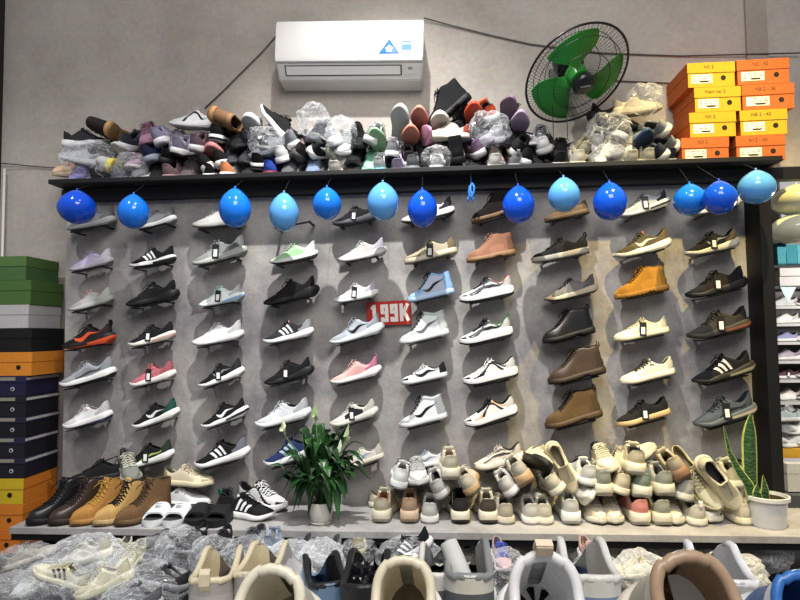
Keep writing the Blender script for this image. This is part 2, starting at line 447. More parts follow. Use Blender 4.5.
def build_logo(S, kind, side):
    bm = bmesh.new(); ribbon = lambda *x, **y: globals()['ribbon'](*x, sides=(side,), **y)
    hi = S.k in TALL
    if kind in ('swoosh', 'bigswoosh'):
        s0, s1, t0, t1 = (.16, .58, .10, .66) if not hi else (.10, .62, .10, .50)
        if kind == 'bigswoosh': s0, s1, t0, t1 = (.06, .66, .06, .80)
        f = lambda p: (s0+p[0]*(s1-s0), t0+p[1]*(t1-t0))
        ribbon(bm, S, [f(p) for p in SW_LO], [f(p) for p in SW_HI], pair=True)
    elif kind == 'stripes':
        for k in range(3):
            s = .34+.085*k
            ribbon(bm, S, [(s, .10), (s+.10, .80)], [(s+.042, .10), (s+.142, .74)], 10)
    elif kind == 'bolt':      # flowing dark overlay of the chunky sneakers
        ribbon(bm, S, [(.10, .72), (.22, .30), (.42, .18), (.62, .42), (.80, .20)], [(.14, .80), (.26, .48), (.42, .34), (.60, .60), (.84, .30)], 24)
        ribbon(bm, S, [(.30, .62), (.45, .50), (.55, .74)], [(.32, .74), (.45, .62), (.52, .84)], 12)
    elif kind == 'bar':
        ribbon(bm, S, [(.14, .30), (.40, .12), (.62, .10)], [(.14, .44), (.40, .24), (.62, .16)], 14)
    elif kind == 'dash':
        ribbon(bm, S, [(.36, .50), (.44, .50)], [(.36, .60), (.44, .62)], 4)
    elif kind == 'arc':
        ribbon(bm, S, [(.2, .15), (.3, .55), (.45, .75), (.6, .5), (.66, .12)], [(.26, .15), (.35, .45), (.45, .58), (.55, .4), (.6, .12)], 20)
    return finish(bm, 'logo_'+S.k+kind, 1, True)
_tag_bm = bmesh.new(); box(_tag_bm, (0, 0, -.033), (.036, .0016, .074), .0006); TAGM = finish(_tag_bm, 'hang_tag', 1)
_tag_bm = bmesh.new(); box(_tag_bm, (0, .0013, -.042), (.020, .0012, .038)); STKM = finish(_tag_bm, 'sticker', 1)

SH = {k: Shape(k) for k in STY}
PART = {}
def part_mesh(k, name):
    if (k, name) not in PART:
        S = SH[k]
        PART[k, name] = {'upper': build_upper, 'sole': build_sole, 'lining': build_lining, 'tongue': build_tongue, 'laces': build_laces, 'pull_tab': build_pull}[name](S) if not name.startswith('logo') else build_logo(S, name.split(':')[1], int(name.split(':')[2]))
    return PART[k, name]
NAME = {'run': ('running_shoe', 'running shoe'), 'airy': ('running_shoe', 'running shoe'), 'court': ('low_top_sneaker', 'sneaker'), 'chunk': ('chunky_sneaker', 'sneaker'), 'high': ('high_top_sneaker', 'high-top'), 'boot': ('ankle_boot', 'boot'), 'tallboot': ('lace_up_boot', 'boot'), 'bighigh': ('high_top_sneaker', 'high-top')}
def tone(h, f):
    h = h.lstrip('#'); return '#%02x%02x%02x' % tuple(min(255, int(round(int(h[i:i+2], 16)*f))) for i in (0, 2, 4))
def make_shoe(k, main, sole='#e8e8e4', heel=None, toe=None, eye=None, collar=None, panel=None, lining=None, insole=None, tongue=None, lace=None,
              out=None, acc=None, logo=None, lc='#ffffff', pull=None, tagged=False, mk='fabric', tagpos=.45, parts=('lining', 'tongue', 'laces')):
    """one shoe: an Empty at the middle of its sole, toe to local +x"""
    root = empty(NAME[k][0])
    M = lambda c, d, kk=mk: mat(c or d, kk)
    heel = heel or tone(main, .84); eye = eye or tone(main, .86); toe = toe or tone(main, .93); panel = panel or tone(main, 1.1); out = out or tone(sole, .72); lining = lining or collar or tone(main, .55); collar = collar or tone(main, .78)
    link('upper', part_mesh(k, 'upper'), root, [M(main, main), M(heel, main), M(toe, main), M(eye, main), M(collar, main), M(panel, main)])
    link('sole', part_mesh(k, 'sole'), root, [M(sole, sole, 'rubber'), M(out, sole, 'rubber'), M(acc, sole, 'rubber')])
    lin_c = lining or collar or main
    if 'lining' in parts: link('lining', part_mesh(k, 'lining'), root, [mat(lin_c, 'fabric'), mat(insole or lin_c, 'fabric')])
    if 'tongue' in parts: link('tongue', part_mesh(k, 'tongue'), root, M(tongue, eye or main))
    if 'laces' in parts: link('laces', part_mesh(k, 'laces'), root, mat(lace or eye or main, 'fabric'))
    if logo:
        for sd in (1, -1): link('side_logo', part_mesh(k, f'logo:{logo}:{sd}'), root, mat(lc, 'plastic'))
    if pull: link('pull_tab', part_mesh(k, 'pull_tab'), root, mat(pull, 'fabric'))
    if tagged:
        S = SH[k]; p = S.out(tagpos, .62, 1); q = S.out(tagpos, .1, 1)
        t = link('hang_tag', TAGM, root, mat('#17181a', 'card')); t.location = (p.x, max(p.y, q.y)+.006, p.z); t.rotation_euler = (.10, -.24, 0)
        link('sticker', STKM, t, mat('#e6e6e2', 'card'))
    return root
def basis(view):
    return {'left': Matrix.Rotation(PI, 3, 'Z'), 'right': Matrix.Identity(3), 'heel': Matrix.Rotation(PI/2, 3, 'Z'), 'toe': Matrix.Rotation(-PI/2, 3, 'Z'),
            'sole': Matrix.Rotation(-PI/2, 3, 'X'), 'top': Matrix.Rotation(PI/2, 3, 'X'),
            'soleup': Matrix.Rotation(PI, 3, 'X') }[view]
def extents(k, M):
    S = SH[k]; pts = []
    for q in (0, .06, .15, .35, .55, .72, .85, .95, 1):
        W = S.W(q)*1.1
        for p in ((( q-.5)*S.L, W, S._zb(q)), ((q-.5)*S.L, -W, S._zb(q)), ((q-.5)*S.L, S.O(q), S._h(q)), ((q-.5)*S.L, -S.O(q), S._h(q)), ((q-.5)*S.L, W, S._zt(q)), ((q-.5)*S.L, -W, S._zt(q))):
            pts.append(M @ Vector(p))
    lo = Vector([min(p[i] for p in pts) for i in range(3)]); hi = Vector([max(p[i] for p in pts) for i in range(3)])
    return lo, hi
def pose(root, k, view, px, py, Yf, roll=0, tilt=0, yaw=0, sc=1, rest=None, back=None):
    """put the shoe so that the end facing the aisle shows at (px, py); Yf is the depth of that end"""
    M = Matrix.Rotation(R(roll), 3, 'Y') @ Matrix.Rotation(R(tilt), 3, 'X') @ Matrix.Rotation(R(yaw), 3, 'Z') @ basis(view)
    M = M*sc
    lo, hi = extents(k, M); c = (lo+hi)/2
    if back is not None: Yf = min(Yf, back-(hi.y-lo.y))
    loc = P(px, py, Yf)-c; loc.y = Yf-lo.y
    if rest is not None: loc.z = rest-lo.z+.0005
    root.matrix_world = Matrix.Translation(loc) @ M.to_4x4()
    return loc+c

ORD = ['first', 'second', 'third', 'fourth', 'fifth', 'sixth', 'seventh', 'eighth', 'ninth', 'tenth', 'eleventh', 'twelfth', 'thirteenth', 'fourteenth', 'fifteenth']
def label_set(items, where, plural):
    """items: (root, description, px, py). A description used once stands alone, otherwise a count from the left sets it apart."""
    by = {}
    for it in items: by.setdefault(it[1], []).append(it)
    for d, L in by.items():
        L.sort(key=lambda t: t[2])
        num = ['', 'one', 'two', 'three', 'four', 'five', 'six', 'seven', 'eight', 'nine', 'ten', 'eleven', 'twelve', 'thirteen', 'fourteen', 'fifteen']
        for i, t in enumerate(L):
            if len(L) == 1: s = f'{d} in {where}'
            elif i == 0: s = f'{d}, leftmost of {num[len(L)]} in {where}'
            elif i == len(L)-1: s = f'{d}, rightmost of {num[len(L)]} in {where}'
            else: s = f'{d}, {ORD[i]} from left of {num[len(L)]} in {where}'
            t[0]['label'] = s
# ------------------------------------------------------------------ setting
PY = -.194       # front of the display panel
ZB = .775          # top of the long bottom shelf
ZT = CAM.z+.866*3.14/3.18+.02         # top of the high shelf
def struct(name, lo, hi, m, bev=0): return tag(bbox(name, lo, hi, m, None, bev), kind='structure')
M_wall = plaster('wall_plaster', '#9b9288', '#aba298', '#b5ada3', 1.6, 35)
M_panel = plaster('panel_concrete', '#747176', '#95918f', '#b0aca6', 3.0, 60, .75)
M_shelf = plaster('shelf_laminate', '#8d8a88', '#9f9c9a', '#b0adaa', 5, 80, .45, .05)
M_black = mat('#0d0d0f', 'paint')
M_floor = plaster('floor_tile', '#77736d', '#86827c', '#938f89', 2, 40, .4)
XR = P(744.5, 220, PY).x
XP = P(772, 220, -.35).x
struct('floor', (-5, -4.5, -.1), (5, 3, 0), M_floor)
struct('wall_back', (-5, 0, 0), (XR+.06, .12, 4.6), M_wall)
struct('wall_header', (XR+.06, 0, 2.62), (5, .12, 4.6), M_wall)
cx0, cx1 = P(745, 20, -.01).x, P(766, 20, -.01).x
struct('wall_pier', (cx0, -.02, 2.6), (cx1, 0, 4.6), plaster('pier_plaster', '#8b8278', '#968d83', '#a0978d', 2, 40))
xl = P(3, 60, -.02).x
struct('trim_corner', (xl-.12, -.05, 0), (xl-.01, 0, 4.6), mat('#1c1b1a', 'paint'))
bm = bmesh.new(); a = P(5, 150, -.03); tube(bm, [(a.x, -.03, .0), (a.x, -.03, 2.75)], .008, 8)
tag(mesh_obj('conduit_pipe', bm, mat('#d8d4cc', 'plastic'), None, True), 'thin white conduit pipe running up the wall at far left', 'pipe')
XL = P(65, 330, PY).x
struct('wall_panel', (XL, PY, ZB-.03), (XR, -.001, 2.55), M_panel)

# black frame and shelves
xs0, xs1 = P(48, 185, -.385).x, P(783, 162, -.385).x
tag(bbox('top_shelf', (xs0, -.385, ZT-.024), (xs1, -.0005, ZT), M_black, None, .002), 'long black top shelf carrying the heap of shoes', 'shelf')
zf0 = P(530, 187, -.25).z
tag(bbox('fascia_beam', (XL, -.25, zf0), (3.2, PY-.0005, ZT-.0245), mat('#0a0a0b', 'paint')), 'black beam under the top shelf running on past the pillar', 'beam')
tag(bbox('frame_pillar', (XR+.0005, -.35, ZB+.0005), (XP, -.0005, zf0-.0005), mat('#0b0b0c', 'paint'), None, .002), 'tall black pillar at the right end of the shoe wall', 'pillar')
YF = -.645
xb0 = P(9, 529, YF).x
sh = empty('counter_shelf', (0, 0, ZB))
tag(sh, 'long grey counter shelf with black underside below the shoe wall', 'shelf')
bm = bmesh.new(); box(bm, ((xb0+2.6)/2, (YF+PY)/2-.001, -.016), (2.6-xb0, PY-YF-.002, .032), .002); mesh_obj('counter_top', bm, M_shelf, sh)
bm = bmesh.new(); box(bm, ((xb0+2.6)/2, (YF+PY)/2+.006, -.049), (2.6-xb0, PY-YF-.02, .034)); mesh_obj('support_rail', bm, M_black, sh)
cab = empty('storage_base', (0, 0, 0))
tag(cab, 'black storage base below the counter shelf filled with bagged shoes', 'storage base')
bm = bmesh.new(); box(bm, (0, -.66, .525), (5.4, 1.3, .03)); mesh_obj('deck', bm, mat('#121213', 'paint'), cab)
bm = bmesh.new(); box(bm, (0, -.045, .255), (5.4, .05, .508)); mesh_obj('back_board', bm, mat('#121213', 'paint'), cab)
for x in (-2.5, 0, 2.5):
    bm = bmesh.new(); box(bm, (x, -.68, .2545), (.04, 1.15, .509)); mesh_obj('foot', bm, mat('#121213', 'paint'), cab)
for x in (-2.05, 2.3):
    bm = bmesh.new(); box(bm, (x, -.30, .624), (.03, .2, .168)); mesh_obj('post', bm, mat('#121213', 'paint'), cab)

# ------------------------------------------------------------------ air conditioner
def build_ac():
    tl = P(276, 20, -.22); tr = P(425, 19, -.22); W = (tr-tl).length; W *= .99
    c = (P(276, 21, -.22)+P(424, 17, -.22))/2
    root = empty('air_conditioner', (c.x, 0, c.z)); root.scale = (1, 1, .93); root.rotation_euler = (0, R(2.2), 0)
    tag(root, 'white wall-mounted air conditioner with blue stickers above the shelf', 'air conditioner')
    def extr(prof, x0, x1, name, m, bev=.004):
        bm = bmesh.new()
        A = [bm.verts.new((x0, y, z)) for y, z in prof]; B = [bm.verts.new((x1, y, z)) for y, z in prof]
        n = len(prof)
        for i in range(n): bm.faces.new((A[i], A[(i+1) % n], B[(i+1) % n], B[i]))
        bm.faces.new(A); bm.faces.new(B)
        bmesh.ops.bevel(bm, geom=[e for e in bm.edges], offset=bev, segments=2, affect='EDGES')
        return mesh_obj(name, bm, m, root, True, 40)
    white = mat('#cfcdc8', 'plastic')
    Hf = .262
    extr([(-.001, -.005), (-.19, -.005), (-.205, -.03), (-.205, -.25), (-.195, -.275), (-.135, -.345), (-.001, -.355)], -W/2+.004, W/2-.004, 'housing', white, .006)
    extr([(-.200, .0), (-.214, -.008), (-.222, -.03), (-.224, -Hf+.03), (-.215, -Hf), (-.202, -Hf)], -W/2, W/2, 'front_panel', mat('#c2c1bf', 'gloss'), .004)
    # louvre flap lying on the slanted lower face
    def on(u, v, off): # u across, v 0 top 1 bottom of slanted strip
        y0, z0, y1, z1 = -.197, -.272, -.138, -.342
        nrm = Vector((0, -(z0-z1), -(y1-y0))).normalized()
        return Vector((u, y0+(y1-y0)*v, z0+(z1-z0)*v)) + Vector((0, nrm.y, nrm.z))*off
    def patch(u0, u1, v0, v1, off, th, name, m):
        bm = bmesh.new(); A = [bm.verts.new(on(u, v, off)) for u, v in ((u0, v0), (u1, v0), (u1, v1), (u0, v1))]; B = [bm.verts.new(on(u, v, off-th)) for u, v in ((u0, v0), (u1, v0), (u1, v1), (u0, v1))]
        bm.faces.new(A); bm.faces.new(B)
        for i in range(4): bm.faces.new((A[i], A[(i+1) % 4], B[(i+1) % 4], B[i]))
        return mesh_obj(name, bm, m, root)
    patch(-W/2+.05, W/2-.12, .04, .72, .0015, .004, 'outlet_slot', mat('#3a3a3a', 'plastic'))
    patch(-W/2+.058, W/2-.128, .10, .64, .006, .006, 'louvre', mat('#e3e1dc', 'plastic'))
    patch(W/2-.105, W/2-.03, .08, .62, .0025, .004, 'display_window', mat('#d9d7d2', 'plastic'))
    patch(W/2-.085, W/2-.06, .18, .34, .004, .002, 'indicator', mat('#8d8c88', 'plastic'))
    # stickers near the right end of the front panel
    bm = bmesh.new(); x = W*.275; y = -.2245; z = -.185
    r = .060
    for s, mi, yy in ((1.0, 0, y), (.78, 1, y-.0006)):
        cz = z-.006
        vs = [bm.verts.new((x+r*s*1.12*math.sin(a), yy, cz+r*s*math.cos(a))) for a in (0, 2*PI/3, -2*PI/3)]
        f = bm.faces.new(vs); f.material_index = mi
    for k in range(5):
        a = k*2*PI/5; p = Vector((x, y-.0012, z-.006))
        d = Vector((math.sin(a), 0, math.cos(a))); e = Vector((math.cos(a), 0, -math.sin(a)))
        f = bm.faces.new([bm.verts.new(p), bm.verts.new(p+d*.014+e*.008), bm.verts.new(p+d*.024), bm.verts.new(p+d*.014-e*.008)]); f.material_index = 2
    o = mesh_obj('triangle_sticker', bm, [mat('#155a96', 'gloss'), mat('#1f72b4', 'gloss'), mat('#f3f5f7', 'gloss')], root); o['label'] = 'blue triangular sticker with a white flower shape'
    bm = bmesh.new(); box(bm, (W*.392, -.2245, -.178), (.054, .001, .068)); box(bm, (W*.392, -.2252, -.158), (.046, .001, .012), 0, 1); box(bm, (W*.392, -.2252, -.205), (.046, .001, .006), 0, 1)
    o = mesh_obj('square_sticker', bm, [mat('#1b6cb8', 'gloss'), mat('#dfeaf2', 'gloss')], root); o['label'] = 'blue rectangular energy sticker'
    return root
ac = build_ac()
bm = bmesh.new()
def cable(name, pts, rad, label, m='#4b4743'):
    bm = bmesh.new(); tube(bm, [P(*p) for p in pts], rad, 6)
    return tag(mesh_obj(name, bm, mat(m, 'plastic'), None, True), label, 'cable')
cable('cable', [(276, 36, -.012), (262, 52, -.012), (240, 74, -.012), (222, 92, -.012), (205, 108, -.012)], .004, 'thin grey cable slanting down from the left end of the air conditioner')
cable('cable', [(424, 18, -.02), (450, 25, -.012), (490, 35, -.01), (530, 44, -.01), (600, 53, -.01), (680, 56, -.01), (800, 53, -.03)], .004, 'thin dark cable from the air conditioner past the fan to the right')
cable('cable', [(0, 163, -.03), (30, 166, -.012), (58, 168, -.012)], .0035, 'thin cable along the left wall just above the shelf end')
cable('cable', [(560, 78, -.008), (620, 81, -.008), (690, 84, -.008)], .0035, 'thin cable crossing the wall behind fan and boxes')

# ------------------------------------------------------------------ wall fan
def build_fan():
    Yf = -.34
    c = P(577, 75.5, Yf); D = (c-CAM).dot(_f); rad = 53.5/FPX*D
    vdir = (c-CAM).normalized()
    rx = _r; ry = _u
    proj = (rx*.618-ry*.786)           # direction in which the fan faces, across the picture
    n = (-vdir*.698 + proj.normalized()*.716).normalized()   # towards the aisle, down and right
    zax = n; xax = (rx*.786+ry*.618); xax = (xax-zax*xax.dot(zax)).normalized(); yax = zax.cross(xax)
    root = empty('mounted_fan'); tag(root, 'large wall fan with green blades in a black wire guard, tilted down', 'fan')
    root.matrix_world = Matrix(((xax.x, yax.x, zax.x, c.x), (xax.y, yax.y, zax.y, c.y), (xax.z, yax.z, zax.z, c.z), (0, 0, 0, 1)))
    blk = mat('#101012', 'plastic'); grn = mat('#2f9a34', 'plastic')
    ring = lambda bm, r, z, t, n=64: tube(bm, [(r*math.cos(a), r*math.sin(a), z) for a in [k*2*PI/n for k in range(n)]], t, 6, True)
    bm = bmesh.new(); ring(bm, rad, 0, .0065); mesh_obj('guard_rim', bm, blk, root, True)
    prof = lambda r: .075*(1-(r/rad)**2.4)
    for nm, sg in (('front_guard', 1), ('rear_guard', -1)):
        bm = bmesh.new(); ns = 96 if sg > 0 else 64
        for k in range(ns):
            a = k*2*PI/ns
            pts = []
            for i in range(7):
                u = i/6; r = rad*(.16+(.995-.16)*u); aa = a+.35*(1-u)*sg
                pts.append((r*math.cos(aa), r*math.sin(aa), sg*prof(r)))
            tube(bm, pts, .0011, 3)
        for q in (.16, .55, .82): ring(bm, rad*q, sg*prof(rad*q), .002, 48)
        mesh_obj(nm, bm, blk, root)
    bm = bmesh.new(); lathe(bm, [(0, .105), (.03, .104), (.052, .098), (.060, .086), (.058, .070), (0, .068)], 32); o = mesh_obj('guard_badge', bm, mat('#17181a', 'plastic'), root, True, 40)
    bm = bmesh.new(); box(bm, (0, 0, .1062), (.056, .007, .001)); b = mesh_obj('badge_plate', bm, mat('#9a9da0', 'plastic'), o); b.rotation_euler = (0, 0, R(-22))
    bm = bmesh.new(); lathe(bm, [(0, .05), (.03, .048), (.05, .04), (.056, .02), (.056, -.03), (0, -.03)], 28); mesh_obj('blade_hub', bm, grn, root, True, 40)
    for k in range(3):
        a0 = R(70+120*k); bm = bmesh.new(); G = []; B = []
        for i in range(13):
            u = i/12; r = .045+(rad*.88-.045)*u
            wd = R(30+30*math.sin(u*PI*.72)); 
            row = []; rowb = []
            for j in range(9):
                v = j/8-.5; a = a0+v*wd*1.35+.3*u; z = .008+.052*v*(1-.3*u)-.02*v*v
                row.append(bm.verts.new((r*math.cos(a), r*math.sin(a), z))); rowb.append(bm.verts.new((r*math.cos(a), r*math.sin(a), z-.003)))
            G.append(row); B.append(rowb)
        grid_faces(bm, G); grid_faces(bm, B)
        for i in range(12):
            for e in (0, 8): bm.faces.new((G[i][e], G[i+1][e], B[i+1][e], B[i][e]))
        for j in range(8): bm.faces.new((G[12][j], G[12][j+1], B[12][j+1], B[12][j]))
        mesh_obj('blade', bm, grn, root, True, 40)
    bm = bmesh.new(); lathe(bm, [(0, -.065), (.05, -.066), (.075, -.08), (.08, -.12), (.07, -.165), (.04, -.185), (0, -.188)], 28); mesh_obj('motor', bm, blk, root, True, 40)
    inv = root.matrix_world.inverted()
    m0 = root.matrix_world @ Vector((0, 0, -.15)); w0 = Vector((m0.x+.01, -.03, m0.z-.02)); 
    bm = bmesh.new(); tube(bm, [inv @ m0, inv @ ((m0+w0)/2+Vector((0, 0, -.03))), inv @ w0], .022, 10); mesh_obj('arm', bm, blk, root, True)
    bm = bmesh.new(); box(bm, (0, 0, 0), (.11, .03, .16), .006)
    bmesh.ops.transform(bm, matrix=inv @ Matrix.Translation((w0.x, -.016, w0.z)), verts=bm.verts); mesh_obj('wall_plate', bm, blk, root)
    for px in (552, 566):
        a = P(px, 112, -.22); b = P(px+1, 140, -.22)
        bm = bmesh.new(); top = m0+Vector((a.x-m0.x, 0, -.05)); 
        tube(bm, [inv @ Vector((a.x, -.24, a.z+.12)), inv @ Vector((a.x, -.24, b.z))], .0025, 5); lathe(bm, [(0, 0), (.006, .004), (.007, .02), (0, .026)], 8)
        mesh_obj('pull_cord', bm, mat('#2a2a2a', 'plastic'), root)
    return root
fan = build_fan()

# ------------------------------------------------------------------ shoe boxes
def shoe_box(body, lid, W, D, H, hole=None, label_c=None, scrib=None, lidh=.40, front_c=None):
    root = empty('shoe_box')
    mb = mat(body, 'card'); ml = mat(lid, 'card'); mf = mat(front_c, 'card') if front_c else mb
    bm = bmesh.new(); box(bm, (0, D/2, H*.5-.001), (W-.006, D-.006, H-.004), .001)
    for f in bm.faces:
        f.material_index = 1 if f.calc_center_median().y < .01 else 0
    mesh_obj('carton', bm, [mb, mf], root)
    hl = H*lidh; bm = bmesh.new(); box(bm, (0, D/2, H-hl/2), (W, D, hl), .0015)
    for f in bm.faces:
        f.material_index = 1 if f.calc_center_median().y < .004 else 0
    o = mesh_obj('lid', bm, [ml if not front_c else mat(lid, 'card'), mf if front_c else ml], root)
    if hole:
        bm = bmesh.new(); r = bmesh.ops.create_circle(bm, cap_ends=True, radius=H*.10, segments=20); bmesh.ops.rotate(bm, verts=r['verts'], matrix=Matrix.Rotation(PI/2, 3, 'X'))
        q = bmesh.ops.extrude_face_region(bm, geom=bm.faces[:]); bmesh.ops.translate(bm, vec=(0, .002, 0), verts=[v for v in q['geom'] if isinstance(v, bmesh.types.BMVert)])
        bmesh.ops.translate(bm, vec=(W*hole[0], .0018, H*hole[1]), verts=bm.verts)
        mesh_obj('finger_hole', bm, mat(hole[2] if len(hole) > 2 else '#15130f', 'card'), root)
    if label_c:
        bm = bmesh.new(); lx, lz, lw, lh = -W*.20, H*.34, W*.44, H*.36
        box(bm, (lx, .0022, lz), (lw, .0012, lh)); y = .0013
        rnd = random.Random(int(W*9999)+len(body))
        for r_ in range(3):
            for c_ in range(4):
                if rnd.random() < .75: box(bm, (lx-lw*.36+c_*lw*.24, y, lz+lh*(.30-.26*r_)), (lw*rnd.uniform(.10, .2), .0008, lh*.10), 0, 1)
        box(bm, (lx+lw*.12, y, lz-lh*.30), (lw*.42, .0008, lh*.18), 0, 2)
        mesh_obj('size_label', bm, [mat(label_c, 'card'), mat('#8a8578', 'card'), mat('#2b2926', 'card')], root)
    if scrib:
        t = text_obj('handwriting', scrib, H*.19, mat('#5a4526', 'card'), root, .0003); t.location = (-W*.05, -.0008, H-hl*.45); 
    return root
ORG, YEL = '#b85d28', '#bd9820'
BX = [  # left, right, bottom pixel of the front face (photo), body, lid front colour, front colour, writing
 ((682, 730, 162), ORG, ORG, None, 'N5 2', 'orange shoe box at the bottom of the left column on the top shelf', 0),
 ((690, 737, 137), ORG, YEL, YEL, 'N5 2', 'yellow-ended shoe box third from top of the left column, on top shelf', 0),
 ((695, 742, 112), ORG, YEL, YEL, 'Nam hai 2', 'yellow-ended shoe box second from top, with longest writing on its lid', 0),
 ((688, 736, 88), ORG, YEL, YEL, 'N5 2', 'yellow-ended shoe box topmost in the left column beside the fan', 0),
 ((737, 786, 160), ORG, ORG, None, 'N12 - 40', 'orange shoe box at the bottom of the right column on the top shelf', 1),
 ((741, 788, 135), ORG, YEL, YEL, 'N8 2 - 40', 'yellow-ended shoe box in the right column, second from bottom on top shelf', 1),
 ((743, 795, 109), ORG, ORG, None, 'N8 2 - 38', 'orange shoe box second from top in the right column on top shelf', 1),
 ((738, 790, 85), ORG, ORG, None, 'N2 - 42', 'orange shoe box topmost in the right column under the wall pier', 1),
]
zs = [ZT+.0008, ZT+.0008]
for (x0, x1, yb), body, lidc, fr, scr, lab, c in BX:
    Yf = -.30
    a = P(x0, yb, Yf); b = P(x1, yb, Yf); W = b.x-a.x; H = .1395*(.96 if c else .95)
    sb = shoe_box(body, lidc if not fr else body, W, .30, H, (.25, .36), '#ece6d2', scr, .42, fr)
    sb.location = ((a.x+b.x)/2, Yf, zs[c]); sb.rotation_euler = (0, 0, R(-2 if c else 0)); zs[c] += H+.001
    tag(sb, lab, 'shoe box', 'shoe boxes on the top shelf')
# stack of boxes at the left end of the counter
LB = [('#cf7324', '#cf7324', None, .118, 'orange shoe box lowest of the left stack, below counter height', .00, 1),
 ('#cf7a26', '#cf7a26', None, .118, 'orange shoe box under the yellow-ended box in the left stack', .012, 1),
 ('#cf7a26', '#cf7a26', '#c9ac25', .125, 'yellow-ended orange shoe box under the dark boxes in the left stack', .012, 1),
 ('#191724', '#23213a', None, .1, 'dark navy shoe box lowest of the five dark boxes in left stack', .018, 2),
 ('#1b1a22', '#262340', None, .1, 'dark navy shoe box second from bottom of the five dark boxes', .014, 2),
 ('#17161d', '#22203a', None, .1, 'dark navy shoe box in the middle of the five dark boxes', .018, 2),
 ('#1b1a22', '#1c1b22', None, .1, 'dark navy shoe box second from top of the five dark boxes', .016, 2),
 ('#201d3c', '#262348', None, .1, 'dark navy shoe box topmost of the five, directly under the orange one', .014, 2),
 ('#d8862c', '#d8862c', None, .118, 'bright orange shoe box between black box and dark navy boxes', .045, 1),
 ('#141415', '#141415', None, .118, 'plain black shoe box under the white box in the left stack', .04, 0),
 ('#b9b8b8', '#b9b8b8', None, .118, 'plain white shoe box under the green boxes in the left stack', .02, 0),
 ('#4a6b35', '#4a6b35', None, .122, 'green shoe box second from top, directly on the white box', .03, 0),
 ('#46683a', '#52733d', None, .122, 'green shoe box topmost of the stack at far left', .0, 0)]
ztop = P(40, 254, -.33).z
tot = sum(b[3]+.0008 for b in LB)
zz = .5415
k = (ztop-zz)/tot
xc = P(34, 400, -.36).x
for body, lidc, fr, H, lab, dx, style in LB:
    H *= k; W = .24
    sb = shoe_box(body, lidc, W, .30, H-.0008, (.18, .36, '#c9c9c9' if style == 2 else '#15130f') if style else None, None, None, .30 if style == 2 else .42, fr)
    if style == 2:      # white paper strip under the lid edge along the side and a size label
        bm = bmesh.new(); box(bm, (W/2-.001, .15, H*.86), (.004, .29, H*.13)); mesh_obj('edge_strip', bm, mat('#b9b7b4', 'card'), sb)
        bm = bmesh.new(); box(bm, (.0, -.0008, H*.86), (W*.5, .0016, H*.16)); mesh_obj('size_label', bm, mat('#8e8a7c', 'card'), sb)
        bm = bmesh.new(); lathe(bm, [(0, 0), (H*.055, 0), (H*.055, .002), (0, .002)], 14); o = mesh_obj('hole_centre', bm, mat('#15151a', 'card'), sb); o.rotation_euler = (PI/2, 0, 0); o.location = (W*.18, .0012, H*.36)
    sb.location = (xc-W/2+dx-.065, -.36, zz); sb.rotation_euler = (0, 0, R(2)); zz += H
    tag(sb, lab, 'shoe box', 'shoe boxes stacked at the left')

# ------------------------------------------------------------------ balloons
def balloon(px, py, rx, ry, color, label, Y=-.48, neck=1, group='balloons along the top shelf'):
    c = P(px, py+1, Y); D = (c-CAM).dot(_f); a = rx/FPX*D; b = ry/FPX*D*.97
    root = empty('balloon', c); tag(root, label, 'balloon', group)
    bm = bmesh.new(); prof = []
    n = 22
    for i in range(n+1):
        t = PI*i/n; r = math.sin(t); z = -math.cos(t)
        r *= 1-.13*max(0, z)**1.5                      # a little narrower to the neck above
        zz_ = z*b + (.06*b*max(0, z-.86)/.14 if z > .82 else 0)
        prof.append((max(r, .0)*a if 0 < i < n else 0, zz_))
    lathe(bm, prof, 32); mesh_obj('bladder', bm, mat(color, 'gloss'), root, True)
    bm = bmesh.new(); zt = prof[-1][1]
    lathe(bm, [(.004, zt-.003), (.004, zt+.002), (.003, zt+.003), (.006, zt+.009), (.005, zt+.010), (0, zt+.006)], 12); mesh_obj('knot', bm, mat(color, 'plastic'), root, True)
    if Y < -.3:
        bm = bmesh.new(); zs_ = ZT-.0235-c.z; tube(bm, [(0, 0, zt+.005), (0, (-.34-Y)*.5, (zt+.01+zs_)*.5), (0, -.34-Y, zs_)], .0009, 4); mesh_obj('string', bm, mat('#3a3d44', 'plastic'), root)
    return root
BAL = [(77, 206.5, 18, 17, 'r'), (133.5, 211, 15.2, 17.5, 'm'), (235, 207.5, 16, 20, 'm'), (284, 211.5, 14.8, 19.5, 'l'), (327, 203, 14.5, 16.5, 'm'), (383, 201, 16, 19.5, 'l'),
       (422.5, 208, 15, 19, 'r'), (518.5, 204, 16, 19, 'r'), (564, 194, 15.6, 17.5, 'l'), (610, 201, 16.5, 19.5, 'r'), (690, 199, 16, 16, 'm'), (719.5, 197, 16.5, 17, 'r'), (756.5, 186.5, 17.5, 17, 'l')]
BC = {'r': '#0d4fd2', 'm': '#1572dd', 'l': '#5a9fe0'}
BN = {'r': 'royal blue', 'm': 'azure blue', 'l': 'light blue'}
BL = ['leftmost royal blue balloon hanging over the first column of shoes', 'azure blue balloon second from left, over the second shoe column',
 'azure blue balloon hanging in front of the third shoe column', 'light blue teardrop balloon over the fourth shoe column', 'small azure blue balloon left of the black shoe at the top row',
 'light blue balloon hanging near the middle below the top shelf', 'royal blue balloon in front of the black and white shoe in the fifth-sixth gap', 'royal blue balloon hanging right of the black boot',
 'light blue balloon in front of the brown shoe at the top row', 'royal blue balloon covering the heel end left of the grey shoe', 'azure blue balloon touching a royal blue one near the pillar',
 'royal blue balloon touching the azure one beside the pillar', 'light blue balloon at far right in front of the pillar top']
for (px, py, rx, ry, c), lab in zip(BAL, BL):
    balloon(px, py, rx, ry, BC[c], lab, -.60 if (c == 'r' and px > 700) else -.48)
